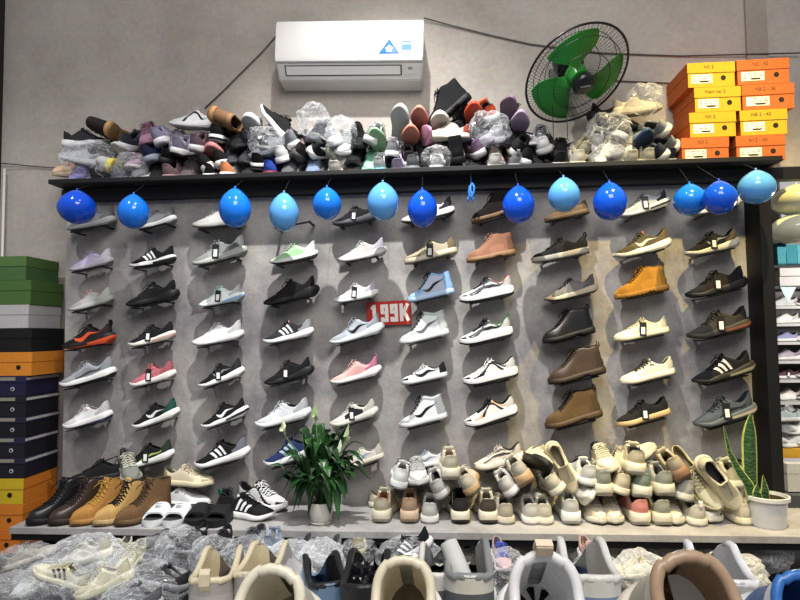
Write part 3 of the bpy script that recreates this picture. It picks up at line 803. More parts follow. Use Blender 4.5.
# shrivelled blue ribbon
bm = bmesh.new()
for k in range(4):
    q = [P(471+math.sin(k*2+i*1.3)*1.6+(k-1.5)*1.2, 186+i*4.2-(k % 2)*3, -.37-.004*k) for i in range(5)]
    tube(bm, q, [.004, .007, .006, .007, .002], 6)
tube(bm, [P(471, 187, -.374), P(471, 182, -.35), Vector((P(471, 182, -.35).x, -.34, ZT-.0235))], .0015, 5)
tag(mesh_obj('burst_balloon', bm, mat('#3d7fd0', 'gloss'), None, True), 'shrivelled burst blue balloon dangling from the shelf', 'balloon')

# ------------------------------------------------------------------ price sign
c = P(389, 313, -.225); bm = bmesh.new(); w_, h_ = 44.5/FPX*3.3, 24/FPX*3.3
sg = empty('price_sign', c); sg.rotation_euler = (0, R(-2.2), 0); tag(sg, 'small red price sign reading 199K in white on the panel', 'sign')
box(bm, (0, .008, 0), (w_, .008, h_), .001); mesh_obj('sign_board', bm, mat('#b8281c', 'plastic'), sg)
bm = bmesh.new(); gh = h_*.74; gt = gh*.20; gy = .0042; ly = [0]
def bar(x0, z0, x1, z1, t=None):
    t = t or gt; d_ = Vector((x1-x0, 0, z1-z0)); n_ = Vector((-d_.z, 0, d_.x)).normalized()*t/2; f_ = [Vector((x0, gy, z0))+n_, Vector((x1, gy, z1))+n_, Vector((x1, gy, z1))-n_, Vector((x0, gy, z0))-n_]
    ly[0] += .00012
    A = [bm.verts.new(p) for p in f_]; B_ = [bm.verts.new(p+Vector((0, -.0016-ly[0], 0))) for p in f_]
    bm.faces.new(A); bm.faces.new(B_)
    for q in range(4): bm.faces.new((A[q], A[(q+1) % 4], B_[(q+1) % 4], B_[q]))
gw = gh*.44; pitch = w_*.215; x_ = -pitch*1.55; H2 = gh/2; g2 = gt/2
bar(x_, -H2, x_, H2); bar(x_-gt*.9, H2-gt*1.1, x_-.2*gt, H2-gt*.6, gt*.8)
for k_ in (1, 2):
    x0 = x_+pitch*k_-gw/2+.004; x1 = x0+gw; r_ = gt*.05
    bar(x0+r_, H2-g2, x1-r_, H2-g2); bar(x1-g2, -H2+r_, x1-g2, H2-r_); bar(x0+g2, H2*.02+r_, x0+g2, H2-r_); bar(x0+r_, H2*.02+g2*.2, x1-g2, H2*.02+g2*.2, gt*.8); bar(x0+r_, -H2+g2, x1-r_, -H2+g2); bar(x0+g2, -H2+r_, x0+g2, -H2*.45)
x0 = x_+pitch*3-gw/2+.004; bar(x0+g2, -H2, x0+g2, H2); bar(x0+gt, -.004, x0+gw*1.05, H2-.002); bar(x0+gt*1.1, .006, x0+gw*1.12, -H2+.002)
mesh_obj('lettering', bm, mat('#efe6e0', 'plastic'), sg)
# ------------------------------------------------------------------ shoes on the wall brackets
W_, K_ = '#e4e4e2', '#17171a'
G_, LG, DG = '#8d8e90', '#b9bcc0', '#3c3e43'
WALL = {}
def ws(c, r, tx, ty, hx, hy, k, desc, main, **kw): WALL[c, r] = (tx, ty, hx, hy, k, desc, main, kw)
B = dict
ws(0,0, 68,232,116,222,'run','grey mesh running shoe','#77787a', sole='#8f908e', collar='#5d5e60')
ws(0,1, 70,272,113,262,'run','lavender running shoe','#b0a6c0', sole='#b7b2bd', heel='#c8c2cc', collar='#bdb4cc')
ws(0,2, 70,312,113,300,'run','pale grey running shoe with pinkish collar','#a9a8a6', sole='#b9bab4', collar='#b98f92', eye='#b58f92', heel='#c1c4bd')
ws(0,3, 62,349,114,340,'airy','black running shoe with orange swoosh and heel','#1b1a1c', sole='#1a191b', acc='#d9532e', heel='#2a2224', logo='bigswoosh', lc='#e0592e', out='#c9502f', pull='#151515')
ws(0,4, 61,388,115,374,'run','light grey running shoe with thick white sole','#a3a8ab', sole='#e9e9e6', out='#2c2c2e', panel='#8d9297', logo='bar', lc='#4a4c50')
ws(0,5, 64,429,112,416,'run','white running shoe with pale pink trim','#dcdcdc', sole='#e6e6e4', out='#4a4a66', logo='dash', lc='#d9a9a4')
ws(1,0, 137,230,177,220,'run','grey knit running shoe with white sole','#737578', sole='#c4c4c2', collar='#55575a')
ws(1,1, 130,268,175,260,'run','black running shoe with three white stripes','#141416', sole='#dededc', acc='#1c1c1e', out='#151515', logo='stripes', lc='#f0f0f0')
ws(1,2, 126,307,178,297,'airy','plain black running shoe with white heel dot','#131315', sole='#161618', logo='dash', lc='#55565a')
ws(1,3, 129,347,175,336,'run','black running shoe with cream sole and tag','#18181b', sole='#e2ded4', acc='#c49a90', tagged=True)
ws(1,4, 130,387,176,375,'run','pink running shoe with white sole and tag','#b8666f', sole='#e6e0da', logo='swoosh', lc='#d58e94', lining='#8a4b55', tagged=True)
ws(1,5, 133,429,180,413,'run','black running shoe with pale swoosh and green heel','#141517', sole='#e6e6e2', heel='#1f4a40', logo='swoosh', lc='#dfe3e0')
ws(1,6, 126,468,174,455,'run','black running shoe with green flecks and tag','#141416', sole='#e2e2e0', heel='#2a3326', tagged=True, logo='bar', lc='#a9c36a')
ws(2,0, 193,229,245,222,'run','pale grey low running shoe','#b3b1ae', sole='#a9a7a3')
ws(2,1, 193,267,247,253,'run','sage grey mesh running shoe with tag','#8b908d', sole='#b4b4ac', collar='#5f6562', tagged=True)
ws(2,2, 199,307,243,298,'airy','white running shoe with mint laces, blue heel, tag','#d4dad8', sole='#dbe2e2', acc='#7fa6cc', lace='#a9d8cc', eye='#c2dfd6', tagged=True)
ws(2,3, 193,346,243,336,'run','all-white mesh running shoe','#d9d9d8', sole='#e0e0de')
ws(2,4, 200,388,244,372,'run','black running shoe with white sole and tag','#141416', sole='#e6e6e4', acc='#e6e6e4', heel='#26272a', tagged=True, logo='swoosh', lc='#8f9296')
ws(2,5, 203,428,248,412,'airy','black running shoe with white swoosh, half-black heel sole','#141416', sole='#e3e3e1', acc='#1d1d1f', logo='swoosh', lc='#ececec')
ws(2,6, 196,468,250,453,'run','black running shoe with three stripes, wavy white sole','#151517', sole='#e8e8e6', logo='stripes', lc='#f0f0f0', heel='#6c6d78')
ws(3,1, 271,265,317,255,'run','mint green and white running shoe','#b9dcb4', sole='#d9ddd9', out='#38383a', toe='#c9d0c9', panel='#a6dba0', heel='#cfd8d2', collar='#cfd6cf')
ws(3,2, 264,306,318,293,'airy','all-black running shoe','#131315', sole='#151517')
ws(3,3, 264,344,313,333,'run','charcoal running shoe with three white stripes','#2b2c33', sole='#e2e2e0', logo='stripes', lc='#e6e6e6', tongue='#d9a39a', heel='#8f9196', lace='#222328')
ws(3,4, 265,385,313,372,'airy','black running shoe with white tag','#17171a', sole='#1d1d20', tagged=True)
ws(3,5, 256,428,311,414,'run','ice grey running shoe with black heel collar','#cdd2d6', sole='#e2e4e4', collar='#1c1c20', lining='#1c1c20', logo='stripes', lc='#e4e8ea')
ws(3,6, 265,467,320,450,'run','navy blue running shoe with white sole','#27335f', sole='#dfe2e0', logo='stripes', lc='#a9c6c8', collar='#1c2036', heel='#30406e')
ws(4,0, 333,226,378,217,'run','black running shoe with grey sole and tag','#17171a', sole='#4a4b50', tagged=True)
ws(4,1, 339,263,386,252,'run','white running shoe with coral mark, lilac heel','#d8d8d6', sole='#dcdad8', heel='#b9b4c0', collar='#bdb8c4', logo='dash', lc='#dd8f80', panel='#d9c6c0')
ws(4,2, 334,303,378,294,'run','white sneaker with lilac heel and black tag','#dddddf', sole='#e2e2e2', heel='#b3aebc', collar='#b9b5c2', tagged=True)
ws(4,3, 330,345,383,330,'airy','light grey running shoe with black swoosh','#a9b0b8', sole='#d3d8da', logo='swoosh', lc='#1b1c20')
ws(4,4, 331,384,380,372,'airy','pink running shoe with rose heel','#e3b9b2', sole='#e6e2e0', heel='#b8708a', collar='#c27c92', pull='#b8708a', panel='#d9a7a4')
ws(4,5, 331,427,378,412,'run','cream sneaker with black quarter patch and tag','#dcd9cf', sole='#dedbd0', panel='#2a2a2d', collar='#2a2a2d', tagged=True)
ws(4,6, 345,468,383,455,'court','pastel low-top with blue swoosh and peach toe','#d6d0c6', sole='#d9d2c2', toe='#dcae98', eye='#c9d0b9', logo='swoosh', lc='#8fa6bf', panel='#dba88f')
ws(5,0, 402,224,454,213,'run','black and white running shoe partly behind balloon','#c9c9c9', sole='#d6d6d4', collar='#17171a', eye='#17171a', out='#17171a', heel='#2a2a2c')
ws(5,1, 405,264,458,251,'court','olive and beige low-top with tag','#b8ad94', sole='#cfc6ae', toe='#a89c82', heel='#77694f', collar='#5b533f', panel='#6f6650', eye='#5f5744', tagged=True)
ws(5,2, 408,302,455,291,'high','sky blue high-top with black swoosh and laces','#a9c3e2', sole='#b3cdea', toe='#9fc0e6', heel='#8fb2de', collar='#34404f', eye='#86a9d6', panel='#b9c2d6', logo='swoosh', lc='#14151a', lace='#14151a', tongue='#1a1b20')
ws(5,3, 400,344,450,332,'high','white high-top with grey swoosh and black laces','#d7dada', sole='#dedfde', toe='#c9cfcd', eye='#b4bfba', collar='#b9c3bd', logo='swoosh', lc='#6a706e', lace='#17171a', heel='#c9cfcb')
ws(5,4, 402,384,448,374,'court','white low-top with black toe cap and swoosh','#dedfdf', sole='#dedfdd', toe='#1a1a1d', collar='#1c1c1f', heel='#1c1c1f', logo='bigswoosh', lc='#151518', lace='#d8d8d8', eye='#26262a')
ws(5,5, 400,427,448,415,'high','white and grey high-top with black swoosh','#d9dada', sole='#dcdddb', toe='#b3b7b7', heel='#a4a8a9', eye='#a7abac', collar='#d3d4d4', logo='swoosh', lc='#17171a', lace='#1d1d20')
ws(5,6, 405,468,448,460,'court','white low-top with grey-blue overlays','#d6d8da', sole='#e0dfda', toe='#c9cdd2', heel='#9aa3b0', eye='#9aa3b0', panel='#9aa3b0', logo='swoosh', lc='#8690a0')
ws(6,0, 472,223,520,210,'boot','black lace-up boot with brown sole','#1b1817', sole='#6d5238', mk='suede')
ws(6,1, 467,262,516,253,'boot','dusty pink boot with dark collar and gum sole','#a0735c', sole='#96744f', collar='#2b2220', lace='#a07a6a', mk='suede')
ws(6,2, 460,303,514,293,'chunk','white and grey chunky sneaker with orange heel','#d9dbdb', sole='#e2e2e0', out='#1d1d20', panel='#4a4d52', toe='#5a5d61', eye='#35373b', collar='#d86a3e', lining='#d86a3e', logo='bolt', lc='#303236')
ws(6,3, 460,345,513,334,'chunk','white chunky sneaker with green heel lining','#d4d7d6', sole='#e0e0de', out='#1d1d20', panel='#55585c', toe='#3a3c40', eye='#1d1d20', collar='#2f7a4a', lining='#2f7a4a', logo='bolt', lc='#1d1e21', pull='#2f7a4a')
ws(6,4, 464,385,518,374,'chunk','white chunky sneaker with black curved panels','#dededc', sole='#e4e4e2', out='#2a2a2c', panel='#1a1a1d', toe='#222225', eye='#d9d9d9', collar='#1d1d20', logo='arc', lc='#1b1b1e')
ws(6,5, 466,427,518,412,'chunk','white chunky sneaker with black panels, orange accent','#dedddb', sole='#e2e2e0', out='#2a2a2c', panel='#cf9a66', toe='#222225', eye='#1d1d20', collar='#1d1d20', logo='arc', lc='#1b1b1e')
ws(6,6, 476,469,524,458,'chunk','cream chunky sneaker with dark outline swoosh','#d6cfc4', sole='#dcd6ca', panel='#c9beb0', logo='bolt', lc='#4a4750', collar='#34343c')
ws(7,0, 545,222,590,211,'court','flat brown suede shoe','#6b5744', sole='#5a4936', mk='suede')
ws(7,1, 532,263,590,251,'court','black sneaker with off-white sole','#1c1b1b', sole='#a9a297', collar='#0f0f10', pull='#151515')
ws(7,2, 545,302,597,290,'run','grey sneaker with tan and cream sole','#6b6967', sole='#b8ac94', out='#3a3733', toe='#a3947b', collar='#4c4a49', lace='#26262a')
ws(7,3, 543,343,596,330,'boot','black leather boot with heel loop','#141313', sole='#161515', mk='leather', pull='#141414')
ws(7,4, 549,384,606,370,'boot','glossy dark brown leather boot','#43352a', sole='#392d22', mk='leather', pull='#4a3a28')
ws(7,5, 546,428,603,413,'boot','brown nubuck boot with lugged sole','#59462f', sole='#4f3d29', lace='#1f1a15', mk='suede', pull='#2a2018')
ws(8,0, 620,219,670,203,'run','grey running shoe with black heel and tag','#9a9ca2', sole='#c6c6c2', heel='#2a2a2e', acc='#2a2a2e', tagged=True)
ws(8,1, 614,259,670,245,'run','olive running shoe with pale swoosh','#4d4632', sole='#e0dccb', logo='swoosh', lc='#c9c6b2', collar='#2b2719', tongue='#c97a4a', heel='#5d5136')
ws(8,2, 615,299,669,288,'boot','yellow nubuck work boot','#ae7c30', sole='#9c6e28', collar='#5b3d1c', lace='#8a5f24', mk='suede', pull='#8d6427')
ws(8,3, 615,341,669,330,'court','cream sneaker with black tag','#ddd6b8', sole='#d9d1b2', tagged=True)
ws(8,4, 621,384,676,371,'court','cream white sneaker with dark laces','#dcd6c2', sole='#dcd5bf', lace='#3a352b', lining='#4a4438', logo='dash', lc='#5b5548')
ws(8,5, 617,426,671,411,'court','black sneaker with tan sole and tag','#1d1c1c', sole='#c6aa7a', tagged=True)
ws(9,0, 690,217,742,202,'run','dark sneaker with white sole behind two balloons','#26282c', sole='#c9c9c2')
ws(9,1, 685,257,739,244,'run','black running shoe with grey swoosh and tag','#131416', sole='#c9c4b2', logo='swoosh', lc='#8f9190', heel='#4a4230', tagged=True)
ws(9,2, 687,299,746,284,'run','black sneaker with brown lining and tag','#17161a', sole='#1d1b1a', collar='#1b1a1d', panel='#2a1d18', tagged=True)
ws(9,3, 688,340,750,325,'run','charcoal sneaker with reddish heel sole and tag','#34322d', sole='#38352e', acc='#7d4a35', collar='#24221f', tagged=True)
ws(9,4, 693,384,753,369,'airy','black running shoe with three silver stripes','#15151a', sole='#2a2822', acc='#8a8468', logo='stripes', lc='#d6d6d2')
ws(9,5, 695,428,756,410,'run','slate blue running shoe with tan heel sole, tag','#49525a', sole='#5a6064', acc='#b5ab92', collar='#2b3036', logo='bar', lc='#22262b', tagged=True)
COLN = ['first', 'second', 'third', 'fourth', 'fifth', 'sixth', 'seventh', 'eighth', 'ninth', 'tenth']
ROWN = ['top', 'second', 'third', 'fourth', 'fifth', 'sixth', 'seventh']
YS = -.268
_rail = None
def bracket(loc, tilt, length, label):
    global _rail
    b = empty('shoe_bracket', loc); b.rotation_euler = (0, tilt, 0)
    tag(b, label, 'bracket', 'black brackets on the panel')
    if _rail is None:
        bm = bmesh.new(); box(bm, (0, 0, 0), (1, .022, .006)); _r_ = finish(bm, 'rail', 1)
        bm = bmesh.new(); box(bm, (0, .056, 0), (.014, .112, .005)); _a_ = finish(bm, 'arm', 1)
        _rail = (_r_, _a_)
    m = mat('#121213', 'metal')
    o = link('rail', _rail[0], b, m); o.location = (0, -.042, -.0032); o.scale = (length, 1, 1)
    for s in (-1, 1):
        o = link('arm', _rail[1], b, m); o.location = (s*(length/2-.009), -.039, -.0036)
    return b
for (c, r), (tx, ty, hx, hy, k, desc, main, kw) in WALL.items():
    a, b = P(tx, ty+2.5, YS), P(hx, hy+2.5, YS)
    S = SH[k]; d = b-a; ln = math.hypot(d.x, d.z)
    sc = min(1.12, max(.80, ln/(S.L+.012)))
    til = math.atan2(d.z, d.x)
    sho = make_shoe(k, main, **kw)
    mid = (a+b)/2
    yaw = random.uniform(-4, 4)
    M = Matrix.Rotation(-til, 3, 'Y') @ Matrix.Rotation(R(yaw), 3, 'Z') @ basis('left') * sc
    sho.matrix_world = Matrix.Translation(mid) @ M.to_4x4()
    tag(sho, f'{desc}, {COLN[c]} column, {ROWN[r]} row', 'shoe', 'shoes displayed on the wall')
    up = Vector((math.sin(-til), 0, math.cos(til)))
    bl = .20*sc
    bracket(mid-up*.0008+Vector((0, 0, 0)), -til, bl, f'black bracket under the shoe in {COLN[c]} column, {ROWN[r]} row')
for ax, ay, bx, by, lab in ((85, 470, 108, 459, 'empty black bracket low in the first column above the boots'), (275, 228, 311, 221, 'empty black bracket behind the light blue teardrop balloon'),
                            (640, 470, 665, 464, 'empty black bracket low in the ninth column behind the pile'), (722, 472, 747, 464, 'empty black bracket low beside the snake plant')):
    a, b = P(ax, ay, YS-.04), P(bx, by, YS-.04); d = b-a
    bracket((a+b)/2+Vector((0, .04, 0)), -math.atan2(d.z, d.x), max(.16, d.length), lab)

# ------------------------------------------------------------------ heap of shoes on the top shelf
TOP = []
def tp(px, py, view, k, main, sole, desc, roll=0, Y=-.29, tilt=None, rest=0, sc=1.0, yaw_=0, **kw):
    sho = make_shoe(k, main, sole, **kw)
    t = random.uniform(16, 34) if tilt is None else tilt
    if view not in ('heel', 'toe') and tilt is None: t = random.uniform(-4, 4)
    pose(sho, k, view, px, py, Y, roll, t, random.uniform(-6, 6)+yaw_, sc, ZT if rest else None, back=-.006)
    tag(sho, None, 'shoe', 'shoes heaped on the top shelf'); TOP.append((sho, desc, px, py))
    return sho
def row0(px, view, k, main, sole, desc, **kw): return tp(px, 160, view, k, main, sole, desc, rest=1, **kw)
# lowest layer, standing on the shelf
row0(70, 'toe', 'court', '#8b86b4', '#b9b9be', 'lavender blue sneaker', Y=-.27)
row0(92, 'heel', 'run', '#4c4c50', '#3a3a3d', 'dark grey sneaker', Y=-.25)
row0(115, 'heel', 'run', '#b9b0c2', '#cfcacf', 'pale lilac running shoe', Y=-.28)
row0(134, 'toe', 'court', '#7d7f83', '#d9d9d6', 'grey plaid sneaker', Y=-.30)
row0(152, 'toe', 'run', '#17171a', '#e2e2e0', 'black running shoe with white sole')
row0(166, 'heel', 'run', '#8f7276', '#93777a', 'dusty pink running shoe', Y=-.29)
row0(182, 'toe', 'run', '#5c5457', '#5a4a40', 'grey-brown running shoe')
row0(208, 'heel', 'run', '#17171a', '#e6e6e2', 'black running shoe with white sole', acc='#17171a')
row0(226, 'heel', 'run', '#dcdcda', '#dedede', 'white running shoe with orange heel stripe', heel='#d98a5a')
row0(245, 'toe', 'run', '#26272b', '#3a3b40', 'black running shoe with grey sole')
row0(268, 'heel', 'run', '#2a3f8f', '#7a2a3a', 'blue running shoe with dark red sole', heel='#3450b0')
row0(286, 'toe', 'run', '#55565b', '#e6e6e2', 'dark grey running shoe with white sole', Y=-.30)
row0(310, 'toe', 'run', '#6f7f9c', '#e4e4e2', 'slate blue running shoe with white sole', Y=-.30)
row0(331, 'heel', 'court', '#dcd9cf', '#e2dfd6', 'cream white sneaker')
row0(352, 'toe', 'run', '#18181b', '#e2e2e0', 'black running shoe with white sole', out='#17171a')
row0(379, 'heel', 'run', '#cfd2d4', '#6fa9b2', 'white running shoe with teal sole')
row0(394, 'heel', 'run', '#aa9cb8', '#c9c2cf', 'lilac running shoe', Y=-.26)
row0(414, 'heel', 'run', '#74767b', '#7d7f84', 'mid grey running shoe')
row0(438, 'heel', 'run', '#c9cacb', '#d6d6d6', 'pale grey running shoe')
row0(457, 'toe', 'run', '#1b1a1d', '#1b1a1d', 'all-black running shoe')
row0(476, 'toe', 'run', '#1d1d20', '#e0e0de', 'black running shoe with white sole', Y=-.27)
row0(497, 'heel', 'court', '#d6d5d0', '#dcdbd6', 'off-white sneaker', Y=-.30)
row0(515, 'heel', 'run', '#9a9ba0', '#a4a5aa', 'mid grey running shoe with heel tab', pull='#77787c')
row0(538, 'toe', 'run', '#141416', '#19191b', 'all-black running shoe')
row0(561, 'heel', 'run', '#151517', '#e2e2e0', 'black running shoe with white sole', acc='#17171a')
row0(578, 'heel', 'court', '#d6d0bd', '#dcd6c4', 'cream sneaker with black heel line', acc='#1c1c1c')
row0(601, 'toe', 'court', '#d8d8d6', '#dedede', 'white sneaker', Y=-.27)
row0(635, 'heel', 'court', '#d3ccb4', '#d9d2bb', 'cream sneaker with heel loop', logo='swoosh', lc='#3a3a32')
row0(654, 'heel', 'court', '#b9b6a2', '#cfc9b0', 'khaki grey sneaker')
row0(676, 'heel', 'run', '#2b3040', '#d0d0cc', 'navy running shoe with white sole', Y=-.24)
# second layer
L2 = dict(Y=-.28)
tp(77, 158, 'left', 'run', '#a3a5a8', '#b9b9ba', 'grey sneaker lying on its side', roll=14, Y=-.20)
tp(57, 160, 'toe', 'court', '#c9a98c', '#cdb79c', 'beige sneaker', roll=8, Y=-.22)
tp(104, 161, 'heel', 'court', '#d9d8d2', '#d9c74a', 'white sneaker with yellow sole', roll=-66, Y=-.33, tilt=6)
tp(128, 152, 'toe', 'run', '#b294a4', '#e0dcdc', 'mauve running shoe with white sole', roll=-6, **L2)
tp(146, 149, 'heel', 'run', '#232a4a', '#8d93a4', 'navy running shoe with grey sole', roll=-20, **L2)
tp(164, 148, 'heel', 'airy', '#17171a', '#1c1c20', 'all-black running shoe', roll=20, **L2)
tp(176, 143, 'heel', 'run', '#8d8ba0', '#dedcdc', 'lavender grey running shoe with white sole', roll=12, out='#3a3a3f', **L2)
tp(194, 138, 'heel', 'run', '#7d6470', '#dad6d6', 'plum running shoe with white sole', roll=10, **L2)
tp(201, 161, 'heel', 'run', '#1a1a1d', '#dcdcd4', 'black running shoe with white sole', roll=-30, Y=-.30)
tp(208, 147, 'toe', 'court', '#1d1b1c', '#d98a86', 'black sneaker with pink sole', tilt=-10, roll=5, Y=-.28)
tp(226, 147, 'toe', 'airy', '#3a3c42', '#44464c', 'charcoal running shoe', roll=-14, **L2)
tp(220, 156, 'heel', 'run', '#1c1c1f', '#e2e2de', 'black running shoe with white sole', roll=-14, Y=-.27)
tp(243, 146, 'toe', 'airy', '#303238', '#4a4c52', 'charcoal running shoe', roll=10, **L2)
tp(257, 152, 'heel', 'run', '#161618', '#e4e4e0', 'black running shoe with white sole', roll=6, acc='#17171a', Y=-.28)
tp(267, 143, 'left', 'run', '#808288', '#5b5d62', 'grey bagged sneaker', roll=-18, Y=-.25)
tp(278, 150, 'heel', 'court', '#dedede', '#d8d8d8', 'white sneaker', roll=-12, Y=-.24)
tp(297, 149, 'heel', 'run', '#2b2a27', '#3a3936', 'black-olive running shoe', roll=38, **L2)
tp(320, 143, 'heel', 'run', '#1a1a1c', '#e6e6e2', 'black running shoe with white sole', roll=70, **L2)
tp(332, 149, 'top', 'court', '#bfc9b9', '#d9a99f', 'pale green and pink sneaker', roll=35, Y=-.24)
tp(351, 148, 'toe', 'run', '#161618', '#1b1b1d', 'all-black running shoe', roll=6, **L2)
tp(369, 153, 'toe', 'run', '#8fd0b0', '#a9dcc2', 'mint green running shoe', roll=4, Y=-.28)
tp(376, 138, 'toe', 'run', '#c2c2c4', '#9dc99a', 'grey running shoe with green sole', tilt=-19, roll=-12, Y=-.24)
tp(390, 145, 'heel', 'run', '#9fa1a8', '#e2e2e2', 'pale grey running shoe with white sole', roll=8, out='#1c1c20', Y=-.27)
tp(406, 149, 'heel', 'run', '#3f3a3e', '#dad8d6', 'charcoal running shoe with white sole', roll=-4, out='#1d1d20', Y=-.27)
tp(410, 131, 'toe', 'run', '#5a4a50', '#d98872', 'dark running shoe with salmon sole', tilt=-12, roll=0, Y=-.25)
tp(424, 146, 'toe', 'airy', '#222226', '#2c2c30', 'all-black running shoe', roll=-18, Y=-.24)
tp(436, 146, 'toe', 'run', '#d9d8d0', '#dcdcd8', 'white running shoe', roll=6, Y=-.22)
tp(452, 147, 'soleup', 'run', '#19191c', '#dededa', 'black running shoe with white sole', roll=80, Y=-.24)
tp(458, 144, 'heel', 'boot', '#17161a', '#19181b', 'black ankle boot', roll=-8, Y=-.26)
tp(474, 143, 'heel', 'run', '#9a7c98', '#d6d2d4', 'mauve running shoe with white sole', roll=-28, Y=-.29)
tp(497, 146, 'toe', 'run', '#c9a79c', '#d6cfc9', 'beige pink running shoe', roll=4, Y=-.25)
tp(521, 138, 'heel', 'court', '#26262a', '#dedcd4', 'black sneaker with white sole', roll=42, Y=-.27)
tp(529, 153, 'heel', 'run', '#1a1a1c', '#dedede', 'black running shoe with white sole', roll=18, Y=-.28)
tp(545, 141, 'heel', 'court', '#d9d9d7', '#a4a4a4', 'white sneaker with grey sole', roll=-18, tilt=18, Y=-.29)
tp(563, 142, 'toe', 'airy', '#141416', '#17171a', 'all-black running shoe', roll=12, Y=-.25)
tp(586, 142, 'heel', 'court', '#a9a48f', '#d3cdb9', 'khaki sneaker with cream sole', roll=28, Y=-.26)
tp(610, 146, 'left', 'run', '#d3d3d1', '#dadad8', 'white running shoe', roll=-8, Y=-.22)
tp(648, 136, 'toe', 'run', '#9fb2ae', '#33496e', 'pale teal running shoe with blue sole', tilt=-13, roll=-8, Y=-.29)
tp(663, 150, 'heel', 'run', '#2d3442', '#c9c9c4', 'navy running shoe with white sole', roll=-50, Y=-.30)
tp(669, 139, 'heel', 'run', '#8e9094', '#ddd9cc', 'silver running shoe with white and black sole', roll=-58, out='#17171a', Y=-.31)
# third layer and the top of the heap
L3 = dict(Y=-.26)
tp(82, 136, 'right', 'run', '#26262a', '#dcdcd8', 'black shoe with white sole', roll=0, Y=-.20)
tp(97, 126, 'heel', 'boot', '#221c1a', '#a9844f', 'dark brown boot with tan sole lying on top', roll=-70, tilt=4, Y=-.24)
tp(108, 143, 'toe', 'run', '#8f9393', '#c9c8c2', 'grey running shoe with sole outwards', roll=40, tilt=-12, Y=-.27, yaw_=20)
tp(139, 126, 'toe', 'run', '#9a7386', '#a97f92', 'mauve pink running shoe', roll=-12, **L3)
tp(154, 132, 'heel', 'run', '#a29cba', '#dedce0', 'lavender running shoe with white sole', roll=-24, **L3)
tp(190, 119, 'left', 'airy', '#d6d6d8', '#dcdcdc', 'white running shoe with black swirl lying on top', roll=6, Y=-.20, logo='arc', lc='#17171a')
tp(220, 114, 'heel', 'boot', '#a77f5e', '#b98f5c', 'tan boot lying on its side', roll=112, tilt=4, Y=-.22, mk='suede')
tp(211, 129, 'heel', 'run', '#17171a', '#e6e6e4', 'black running shoe with white sole', roll=8, acc='#17171a', Y=-.25)
tp(233, 130, 'toe', 'run', '#1a1a1d', '#26262a', 'all-black running shoe', roll=-20, Y=-.21)
s_ = tp(246, 119, 'toe', 'court', '#dadcdb', '#dfe1df', 'white sneaker with green patch on its sole', roll=10, tilt=-12, Y=-.24, acc='#2f7a3c')
tp(263, 128, 'toe', 'run', '#1c1c1f', '#dad9d6', 'black running shoe with white sole', roll=12, Y=-.20)
tp(279, 122, 'soleup', 'run', '#1d1d1f', '#e2e2e0', 'black running shoe with white sole', roll=232, Y=-.23)
tp(295, 139, 'toe', 'run', '#d2b4b4', '#cfc9d2', 'pale pink bagged running shoe', roll=-10, Y=-.23)
tp(313, 124, 'toe', 'run', '#6a6a6e', '#57575b', 'dark silver bagged running shoe', roll=18, Y=-.22)
tp(342, 135, 'toe', 'court', '#d2d4d6', '#dadada', 'white bagged sneaker', roll=12, Y=-.23)
tp(356, 128, 'toe', 'airy', '#17171a', '#1c1c1e', 'all-black running shoe', roll=-4, Y=-.22)
tp(398, 117, 'toe', 'court', '#c6c8c8', '#d2d4ce', 'white-soled sneaker with sole facing out', roll=24, tilt=-24, Y=-.22, sc=1.05)
tp(419, 114, 'toe', 'run', '#d6d6da', '#d98e78', 'white and navy shoe with coral sole', tilt=-14, roll=10, Y=-.20, eye='#2d3a66')
tp(426, 131, 'toe', 'run', '#b9849c', '#c98aa2', 'pink running shoe with pink sole', roll=80, tilt=-10, Y=-.25)
tp(447, 131, 'left', 'court', '#ddd4bf', '#e2dac6', 'cream sneaker with red heel line lying flat', roll=2, Y=-.27, heel='#8a3a30', sc=.85)
tp(440, 117, 'toe', 'court', '#1f1f22', '#dcd8ca', 'black sneaker with white sole', tilt=-12, roll=2, Y=-.24)
tp(449, 101, 'left', 'boot', '#17171a', '#19191b', 'black ankle boot on top of the heap', roll=-38, Y=-.20)
tp(464, 108, 'top', 'boot', '#151517', '#18181a', 'black ankle boot on top of the heap', roll=70, Y=-.18)
tp(474, 108, 'toe', 'run', '#241c1e', '#dd4a22', 'black running shoe with bright orange sole', tilt=-12, roll=2, Y=-.23)
tp(489, 104, 'heel', 'run', '#26262a', '#e6e6e2', 'black and orange running shoe with white sole', roll=-24, eye='#c9542e', heel='#c9542e', Y=-.20)
tp(497, 126, 'heel', 'court', '#d8d9da', '#dcdcdc', 'white bagged sneaker', roll=-6, Y=-.27)
tp(487, 130, 'toe', 'court', '#9c9aa0', '#b0aeb2', 'grey bagged sneaker', roll=-26, Y=-.25)
tp(511, 103, 'toe', 'airy', '#1f1c22', '#7d647a', 'black running shoe with mauve sole', tilt=-12, roll=36, Y=-.18)
tp(522, 119, 'toe', 'run', '#8d7490', '#b49cb4', 'mauve running shoe with lilac sole', tilt=-14, roll=12, Y=-.22)
tp(513, 130, 'toe', 'run', '#17171a', '#1a1a1d', 'all-black running shoe', roll=24, Y=-.18)
tp(618, 114, 'right', 'airy', '#161618', '#1b1b1d', 'all-black running shoe', roll=14, Y=-.17)
tp(627, 127, 'heel', 'run', '#d8d8d6', '#dededc', 'white running shoe with black heel', roll=30, heel='#1c1c1f', Y=-.24)
tp(640, 104, 'right', 'chunk', '#cfc2a4', '#d6c9a9', 'cream chunky sneaker on top of the heap', roll=-4, Y=-.20, sc=.85)
tp(662, 122, 'heel', 'run', '#9a9c9f', '#ddd9cc', 'silver running shoe with white and black sole', roll=-62, out='#17171a', Y=-.30)
